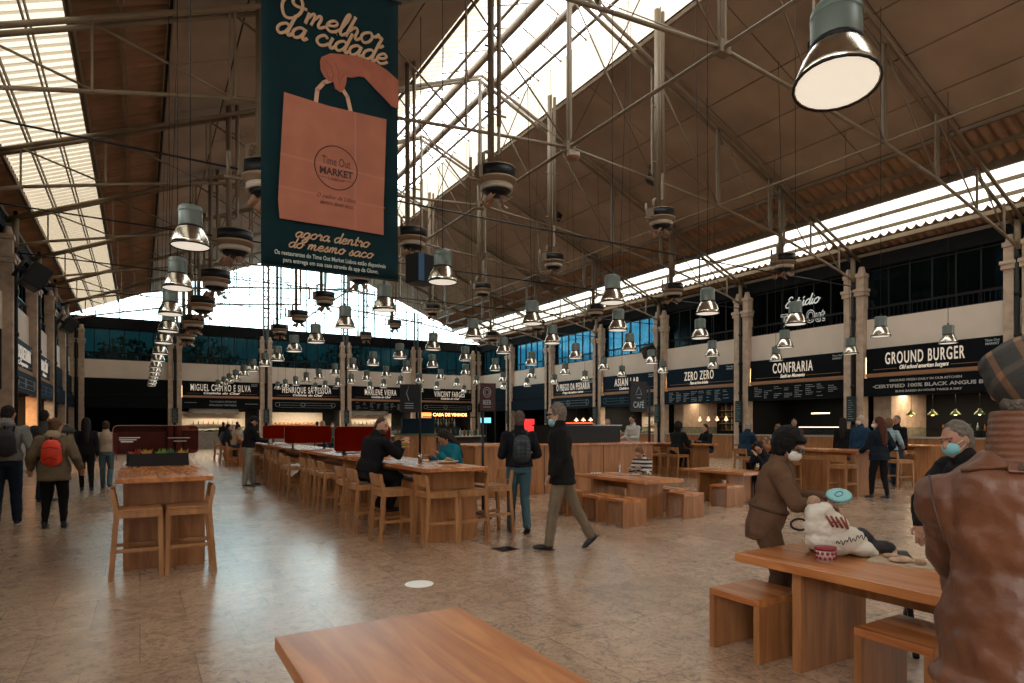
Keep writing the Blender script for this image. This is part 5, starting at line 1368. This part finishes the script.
def striped(name, c1, c2, sc):
    m = mat(name, c1, .85); nt = m.node_tree; b = nt.nodes['Principled BSDF']; tc = N(nt, 'ShaderNodeTexCoord'); w = N(nt, 'ShaderNodeTexWave', bands_direction='Z'); w.inputs['Scale'].default_value = sc; w.inputs['Distortion'].default_value = .6
    cr = N(nt, 'ShaderNodeValToRGB'); cr.color_ramp.interpolation = 'CONSTANT'; cr.color_ramp.elements[0].color = (*c1, 1); cr.color_ramp.elements[1].color = (*c2, 1); cr.color_ramp.elements[1].position = .55
    nt.links.new(tc.outputs['Object'], w.inputs[0]); nt.links.new(w.outputs['Fac'], cr.inputs[0]); nt.links.new(cr.outputs[0], b.inputs['Base Color']); extras_mat[name] = m
striped('stripe_bw', (.5, .44, .38), (.02, .02, .025), 4.5); striped('stripe_blue', (.16, .26, .30), (.34, .42, .44), 9)

BK = (.010, .010, .012)
# left aisle
person('man in grey hoodie and dark jeans with a black backpack at the left edge', (-1.72, 11.9, 0), .05, 1.8, head=(.25, -.5), hair=('short', (.015, .01, .008)), top=('hoodie', 'grey_marl', (.20, .19, .18)), bottom=('jeans', (.012, .02, .035)),
       extras=(('backpack', (.012, .012, .015)), 'sneaker'), build=1.1, lf=(-.12, -.04, .09), rf=(.12, .05, .09), lh=(-.24, .12, 1.0), rh=(.26, .12, 1.0))
person('person in a dark grey coat, half hidden behind the red backpack', (-1.62, 15.3, 0), -.5, 1.8, hair=('short', (.02, .012, .01)), top=('coat', 'dark_grey_wool', (.07, .07, .068)), bottom=('jeans', (.015, .03, .05)), rh=(.22, .3, 1.45), mask='white')
person('person in an olive parka with fur hood and a bright red backpack, back turned', (-1.08, 11.3, 0), -.1, 1.6, head=(.15, -.6), hair=('bun', (.12, .06, .03)), top=('coat', 'olive_khaki', (.16, .12, .075)), bottom=('slim', BK), coat_len=.1, puff=.045, fem=True, build=1.1,
       extras=(('backpack', (.75, .045, .014), 1.05), 'fur_hood'), lf=(-.13, .02, .09), rf=(.13, -.03, .09), lh=(-.33, .1, .95), rh=(.33, .1, .95))
person('woman in black with long dark hair and white-soled sneakers, walking away', (-1.05, 17.1, 0), .1, 1.66, fem=True, hair=('long', (.015, .01, .008)), top=('sweater', 'black_knit', BK), bottom=('slim', BK), extras=('sneaker',), lf=(-.08, .12, .09), rf=(.1, -.12, .09))
person('woman in a cream top and blue jeans with tied brown hair, walking away', (-.70, 17.8, 0), -.15, 1.6, fem=True, hair=('bun', (.06, .03, .02)), top=('sweater', 'cream_knit', (.42, .32, .24)), bottom=('jeans', (.09, .15, .18)), puff=.035, lf=(-.09, .14, .09), rf=(.1, -.14, .13))
person('man in black cap and sweater with light trousers, standing at the table', (2.3, 16.6, 0), -1.45, 1.76, head=(.35, 0), hair=('cap', BK), top=('sweater', 'black_wool', (.011, .011, .013)), bottom=('jeans', (.27, .26, .22)), puff=.03, lh=(-.1, .42, 1.12), rh=(.12, .42, 1.1), lean=.1, lf=(-.1, .15, .09), rf=(.1, -.12, .09), lf_dir=-.2, extras=('sneaker',))
person('seated person with a dark backpack at the farthest table', (2.95, 27.2, 0), -1.5, 1.7, pelvis=(0, -.02, .8), lean=.15, lf=(-.12, .28, .36), rf=(.12, .28, .36), lh=(-.15, .42, 1.05), rh=(.15, .42, 1.05), top=('jacket', 'dark_blue_pack', (.02, .03, .05)), extras=(('backpack', (.02, .03, .05)),), vox=.02)
person('person in light clothes seated at the farthest table, left of the capped man', (3.0, 25.0, 0), -1.6, 1.7, pelvis=(0, -.02, .8), lean=.2, lf=(-.12, .28, .36), rf=(.12, .28, .36), lh=(-.15, .42, 1.05), rh=(.15, .42, 1.05), top=('shirt', 'pale_tan', (.4, .3, .22)), vox=.02)
person('woman in a green jacket and white mask behind the long tables', (6.0, 22.8, 0), 2.75, 1.64, fem=True, hair=('long', (.02, .012, .01)), top=('jacket', 'bottle_green', (.012, .10, .07)), mask='white', lh=(-.05, .25, 1.15), rh=(.1, .25, 1.1), vox=.018)
person('fair-haired person in beige next to the green-jacket woman', (5.75, 23.3, 0), .3, 1.66, fem=True, hair=('long', (.35, .2, .1)), top=('coat', 'beige', (.4, .28, .18)), vox=.018)
# middle table
person('bearded man in black seated on a stool, holding a burger', (2.82, 8.72, 0), -1.35, 1.8, pelvis=(0, -.03, .80), lean=.30, head=(.1, -1.15), hair=('thin', (.05, .03, .02)), top=('jacket', 'black_jacket', (.009, .009, .011)), bottom=('jeans', (.012, .012, .015)), puff=.035, build=1.12,
       lh=(-.02, .50, 1.21), rh=(.12, .48, 1.21), lf=(-.12, .22, .34), rf=(.14, .24, .34), skn='fair', vox=.011, hand_det=True, extras=('beard',))
person('woman with long dark hair in a teal jacket, bent over her plate', (4.2, 8.72, 0), 1.75, 1.64, pelvis=(0, -.02, .8), lean=.34, head=(.45, .1), fem=True, hair=('long', (.012, .008, .008)), top=('jacket', 'teal_fleece', (.01, .13, .17)), bottom=('jeans', BK), puff=.03,
       lh=(-.12, .42, 1.14), rh=(.14, .42, 1.08), lf=(-.12, .25, .36), rf=(.12, .25, .36), skn='tan', vox=.011, hand_det=True)
person('man in a black jacket with a dark checked backpack and teal jeans, walking away', (4.58, 7.5, 0), -.35, 1.7, hair=('short', (.09, .06, .045)), top=('jacket', 'black_jacket', (.009, .009, .011)), bottom=('jeans', (.045, .09, .11)), puff=.03,
       extras=(('backpack', (.012, .018, .024), 1.0, 1),), lf=(-.09, .16, .09), rf=(.09, -.14, .12), toe=(0, -.5), lh=(-.2, .22, 1.1), rh=(.22, .2, 1.08), shoe=(.03, .03, .035), vox=.011)
person('grey-haired man in dark glasses, black coat and khaki trousers, striding left', (4.40, 6.22, 0), 1.05, 1.76, head=(.12, .1), hair=('curly', (.14, .11, .09)), top=('coat', 'black_coat', (.010, .010, .010)), bottom=('jeans', (.16, .125, .085)), coat_len=.07, puff=.035, lean=.06,
       lf=(-.08, .16, .08), rf=(.10, -.36, .16), toe=(.05, -.75), rp=(0, 1, -.1), mask='chin', extras=('glasses',), lh=(-.2, .14, .92), rh=(.24, -.02, .88), vox=.011, hand_det=True, shoe=(.012, .01, .009))
# around the low tables
person('girl in a black and white striped sweater, hair up, seated at the low table', (8.05, 8.72, 0), 1.95, 1.5, pelvis=(0, -.03, .55), lean=.3, head=(.45, -.1), fem=True, hair=('bun', (.16, .08, .035)), top=('sweater', 'stripe_bw', (.5, .45, .4)), bottom=('jeans', BK),
       lf=(-.1, .4, .09), rf=(.1, .4, .09), lh=(-.12, .42, .84), rh=(.12, .42, .82), vox=.012, hand_det=False)
person('woman with long dark hair in black, elbows on the low table behind', (10.78, 8.2, 0), 1.65, 1.64, pelvis=(0, -.03, .5), lean=.35, head=(.2, .3), fem=True, hair=('long', (.012, .008, .008)), top=('sweater', 'black_knit', BK), bottom=('jeans', BK), lf=(-.1, .4, .09), rf=(.1, .4, .09), lh=(-.1, .4, .95), rh=(.12, .42, .82), skn='tan', vox=.014)
person('man in a grey shirt working behind the wooden counter', (11.95, 14.5, 0), 2.2, 1.7, head=(.3, 0), hair=('thin', (.3, .2, .15)), top=('shirt', 'pale_grey_shirt', (.28, .26, .24)), lh=(-.15, .3, 1.1), rh=(.15, .3, 1.1), vox=.016)
person('dark-haired man in a dark vest and white sleeves behind the counter', (12.75, 14.3, 0), 1.7, 1.8, head=(.2, 0), hair=('short', (.012, .01, .01)), top=('shirt', 'white_sleeves', (.5, .46, .42)), lh=(-.15, .3, 1.1), rh=(.15, .3, 1.1), vox=.016)
person('person dressed all in black on a bar stool, back turned', (13.15, 12.9, 0), -1.4, 1.74, pelvis=(0, -.03, .8), lean=.18, hair=('big', (.012, .008, .008)), top=('coat', 'black_coat', (.010, .010, .010)), bottom=('jeans', BK), puff=.045, lf=(-.12, .28, .36), rf=(.12, .28, .36), lh=(-.15, .42, 1.05), rh=(.15, .42, 1.05), vox=.016)
person('person in black facing left at the table, behind the one in black', (14.75, 13.2, 0), 1.5, 1.7, pelvis=(0, -.02, .8), lean=.2, hair=('short', (.03, .02, .015)), top=('sweater', 'black_knit', BK), lh=(-.15, .42, 1.05), rh=(.15, .42, 1.05), lf=(-.12, .28, .36), rf=(.12, .28, .36), vox=.016)
person('grey-haired man in a navy jacket seated on a bar stool', (13.92, 11.2, 0), -1.75, 1.76, pelvis=(0, -.03, .8), lean=.25, hair=('short', (.3, .26, .22)), top=('jacket', 'navy_jacket', (.012, .028, .05)), bottom=('jeans', (.015, .035, .05)), puff=.04, lf=(-.12, .34, .3), rf=(.14, .38, .3), lh=(-.15, .42, 1.05), rh=(.15, .42, 1.05), vox=.016)
person('woman in a pale patterned top facing the man in navy', (15.62, 11.4, 0), 1.9, 1.66, fem=True, pelvis=(0, -.02, .8), lean=.15, hair=('bob', (.16, .08, .04)), top=('shirt', 'pale_pattern', (.42, .34, .27)), lh=(-.15, .35, 1.05), rh=(.15, .35, 1.05), lf=(-.12, .28, .36), rf=(.12, .28, .36), vox=.016)
person('dark-haired person in reddish brown behind the patterned-top woman', (16.6, 11.6, 0), 2.2, 1.7, hair=('short', (.03, .02, .015)), top=('shirt', 'rust', (.10, .03, .018)), vox=.018)
person('person in dark clothes seated before the Confraria stall', (16.6, 10.1, 0), -1.2, 1.7, fem=True, hair=('long', (.012, .008, .008)), top=('coat', 'black_coat', (.01, .01, .01)), vox=.018)
person('woman with long reddish hair in a black jacket standing at the bar table', (12.95, 7.12, 0), -.35, 1.66, fem=True, head=(.1, .8), hair=('long', (.07, .022, .012)), top=('jacket', 'navy_black', (.010, .016, .024)), bottom=('slim', BK), puff=.04, coat_len=.02, lf=(-.1, .1, .09), rf=(.12, -.1, .09), lh=(-.2, .3, 1.02), rh=(.24, .1, .98), extras=('sneaker',), mask='white', vox=.012)
person('white-haired person in a blue jacket and mask behind the long-haired woman', (15.0, 8.7, 0), 1.4, 1.74, hair=('short', (.45, .38, .3)), top=('jacket', 'dark_blue', (.015, .04, .08)), mask='white', vox=.016)
person('person in a pale blue striped top seen from behind at the burger stall', (15.9, 8.5, 0), -1.3, 1.66, fem=True, hair=('bob', (.15, .08, .04)), top=('shirt', 'stripe_blue', (.3, .4, .42)), bottom=('jeans', (.02, .03, .05)), vox=.014, lh=(-.2, .3, 1.1), rh=(.25, .25, 1.05))
person('grey-haired man in a dark jacket facing left before the green lamps', (17.2, 9.0, 0), 1.5, 1.76, hair=('short', (.12, .09, .07)), top=('jacket', 'black_jacket', (.009, .009, .011)), vox=.014)
person('person in a white shirt queueing at the Miguel Castro stall', (5.0, 40.5, 0), 0, 1.72, hair=('short', (.02, .015, .01)), top=('shirt', 'white_shirt', (.5, .48, .45)), vox=.025)
person('person in black queueing at the Miguel Castro stall', (4.2, 40.2, 0), .2, 1.7, hair=('short', (.02, .015, .01)), top=('jacket', 'black_jacket', (.009, .009, .011)), vox=.025)
person('person in a blue coat beside the Henrique stall queue', (8.6, 36, 0), .3, 1.72, hair=('short', (.02, .015, .01)), top=('jacket', 'mid_blue', (.03, .09, .16)), vox=.025)

# ---- woman in brown (near)
wl = person('woman in a brown dress and white mask opening a container, standing at the front table', (3.94, 2.97, 0), -2.5, 1.50, pelvis=(0, -.02, .93), lean=.24, head=(.26, -.5), fem=True, hair=('big', (.004, .003, .003)), skn='brown', mask='white',
       top=('dress', 'brown_wool', (.115, .062, .036)), bottom=('jeans', (.085, .046, .027)), coat_len=.05, coatw=.14, puff=.028, build=1.15, lh=(-.08, .43, 1.15), rh=(.10, .41, 1.10), le=(-.8, -.2, -.8), re=(.8, -.3, -.8), lf=(-.1, 0, .09), rf=(.1, .05, .09), vox=.008, hand_det=True, extras=('glasses',), shoe=(.02, .015, .012))
root, J = wl
m = MB(); T = J['T']; m.tube([T(.198*math.cos(a*PI/10), .158*math.sin(a*PI/10), .12) for a in range(20)], .011, 6, True); m.build('belt', fabric('belt_brown', (.07, .038, .022)), root)
m = MB()
for q in (-1, 1): m.add([T(q*.02, .1, .52), T(q*.10, .06, .55), T(q*.12, .10, .47), T(q*.04, .14, .42)], [(0, 1, 2, 3)])
o = m.build('collar', fabric('brown_wool', (.115, .062, .036)), root, recalc=False); o.modifiers.new('s', 'SOLIDIFY').thickness = .01
t = thing('food_container', 'round white container with a turquoise lid held by the woman in brown', 'container'); 
hw = Matrix.Rotation(-2.4, 4, 'Z')@Vector((-.0, .47, 0)); t.location = (3.94+hw.x, 2.97+hw.y, .985); t.rotation_euler = (.28, -.40, 0)
m = MB(); m.lathe([(0, -.03), (.06, -.03), (.078, .02), (.0, .02)], n=28); m.build('tub', M_white, t)
m = MB(); m.lathe([(.0, .034), (.07, .034), (.082, .032), (.084, .018), (.076, .016), (0, .016)], n=28); m.build('lid', mat('turquoise_lid', (.16, .42, .42), .4), t)
m = MB(); m.tube([(.035*math.cos(a*PI/8), .022*math.sin(a*PI/8), .036) for a in range(16)], .004, 4, True); m.build('lid_print', mat('lid_blue', (.05, .2, .3), .5), t)

# ---- masked man (near, leaning on the table)
person('grey-haired man in black with a light blue mask, bending over the front table', (5.05, 2.05, 0), 1.1, 1.76, pelvis=(0, -.12, .80), lean=.55, head=(-.25, .15), hair=('short', (.13, .11, .09)), top=('coat', 'black_coat', (.010, .010, .010)), bottom=('jeans', BK), puff=.04, mask='blue',
       lh=(-.10, .42, .80), rh=(.08, .40, .80), le=(-1, -.2, .1), re=(1, -.2, .1), lf=(-.12, 0, .09), rf=(.12, -.1, .09), vox=.009, hand_det=True, build=1.12, skn='tan')

# ---- man in leather jacket (nearest, back to the camera)
M_lea = mat('brown_leather', (.115, .042, .019), .46, bump=.5, bscale=14, var=.35, vscale=4)
extras_mat['leather'] = M_lea
root, J = person('man in a brown leather jacket and tweed cap, back turned, right foreground', (2.135, .76, 0), -1.13, 1.74, pelvis=(0, 0, .90), head=(.12, .05), hair=('none', BK), top=('jacket', 'leather', (.17, .06, .02)), bottom=('jeans', BK), puff=.045, build=1.0, coat_len=.05, neck=.045, drop=.075,
       lh=(-.10, .50, .80), rh=(.16, .45, .80), le=(-.75, -.5, -.3), re=(.75, -.5, -.3), vox=.008, face=True, collar=False, lean=.03)
T, h = J['T'], J['h']; s = J['s']
m = MB()
for j in range(8): 
    z = .505+j*.019; r = .094-.002*j; m.tube([T(r*1.02*math.cos(a*PI/14), -.012+r*math.sin(a*PI/14), z) for a in range(28)], .0125, 8, True)
ring_loft(m, [(T(0, -.01, .47), J['X'], J['Y'], .115*s, .1*s), (T(0, -.01, .53), J['X'], J['Y'], .098*s, .094*s), (T(0, -.01, .635), J['X'], J['Y'], .082*s, .08*s)], 24)
remesh(m, 'ribbed_collar', M_lea, .005, root, 1)
m = MB(); m.tube([T(0, -.172, .45), T(0, -.182, .38), T(0, -.178, .3), T(0, -.162, .19), T(0, -.17, .1), T(0, -.18, 0), T(0, -.185, -.1)], .0035, 5)
m.tube([T(-.235, -.05, .46), T(-.225, -.1, .38), T(-.2, -.13, .28)], .004, 5); m.tube([T(.235, -.05, .46), T(.225, -.1, .38), T(.2, -.13, .28)], .004, 5); m.build('seam', mat('dark_leather', (.05, .02, .01), .5), root)
m = MB(); M3 = J['R']@Matrix.Rotation(-.55, 3, 'X'); m.obox(T(0, -.118, .492), (.115, .012, .034), M3); o = m.build('collar_tab', mat('tab_leather', (.12, .042, .018), .4), root, bevel=.004)
m = MB(); m.obox(T(0, -.126, .492), (.07, .006, .02), M3); m.build('badge', mat('dark_leather', (.05, .02, .01), .5), root)
m = MB(); m.tube([T(-.16, -.10, .478), T(-.02, -.12, .5), T(.12, -.11, .487)], .006, 5); m.build('piping', M_lea, root)
# tweed flat cap
mt = mat('tweed', (.06, .05, .042), .95); nt = mt.node_tree; b = nt.nodes['Principled BSDF']; tc = N(nt, 'ShaderNodeTexCoord')
mp = N(nt, 'ShaderNodeMapping'); mp.inputs['Rotation'].default_value = (.5, .35, .4); nt.links.new(tc.outputs['Object'], mp.inputs[0])
w1 = N(nt, 'ShaderNodeTexWave', bands_direction='X'); w1.inputs['Scale'].default_value = 4.2; w2 = N(nt, 'ShaderNodeTexWave', bands_direction='Z'); w2.inputs['Scale'].default_value = 3.6
ns = N(nt, 'ShaderNodeTexNoise'); ns.inputs['Scale'].default_value = 260
for w_ in (w1, w2): nt.links.new(mp.outputs[0], w_.inputs[0])
def ramp(src, p0, p1, c0, c1):
    r = N(nt, 'ShaderNodeValToRGB'); r.color_ramp.elements[0].position = p0; r.color_ramp.elements[1].position = p1; r.color_ramp.elements[0].color = (*c0, 1); r.color_ramp.elements[1].color = (*c1, 1); nt.links.new(src, r.inputs[0]); return r
r1 = ramp(w1.outputs['Fac'], .82, .93, (.032, .030, .028), (.13, .07, .04)); r2 = ramp(w2.outputs['Fac'], .84, .93, (1, 1, 1), (1.9, 1.7, 1.4)); r3 = ramp(ns.outputs['Fac'], .35, .65, (.5, .5, .5), (1.5, 1.5, 1.5))
a1 = N(nt, 'ShaderNodeVectorMath', operation='MULTIPLY'); a2 = N(nt, 'ShaderNodeVectorMath', operation='MULTIPLY')
nt.links.new(r1.outputs[0], a1.inputs[0]); nt.links.new(r2.outputs[0], a1.inputs[1]); nt.links.new(a1.outputs[0], a2.inputs[0]); nt.links.new(r3.outputs[0], a2.inputs[1]); nt.links.new(a2.outputs[0], b.inputs['Base Color'])
m = MB(); m.ell(h(0, -.02, .03), (.105*s, .125*s, .11*s), J['HM']); m.ell(h(0, .0, .06), (.115*s, .13*s, .065*s), J['HM']); m.ell(h(0, -.03, -.015), (.086*s, .085*s, .06*s), J['HM']); m.ell(h(0, .12, .035), (.075*s, .06*s, .014*s), J['HM'])
cp = remesh(m, 'flat_cap', mt, .006, root, 3)
m = MB(); m.ell(h(0, -.035, -.06), (.068*s, .06*s, .05*s), J['HM']); remesh(m, 'hair', mat('hair_grey', (.1, .08, .06), .8, bump=.6, bscale=90), .006, root, 1, .004, 60)
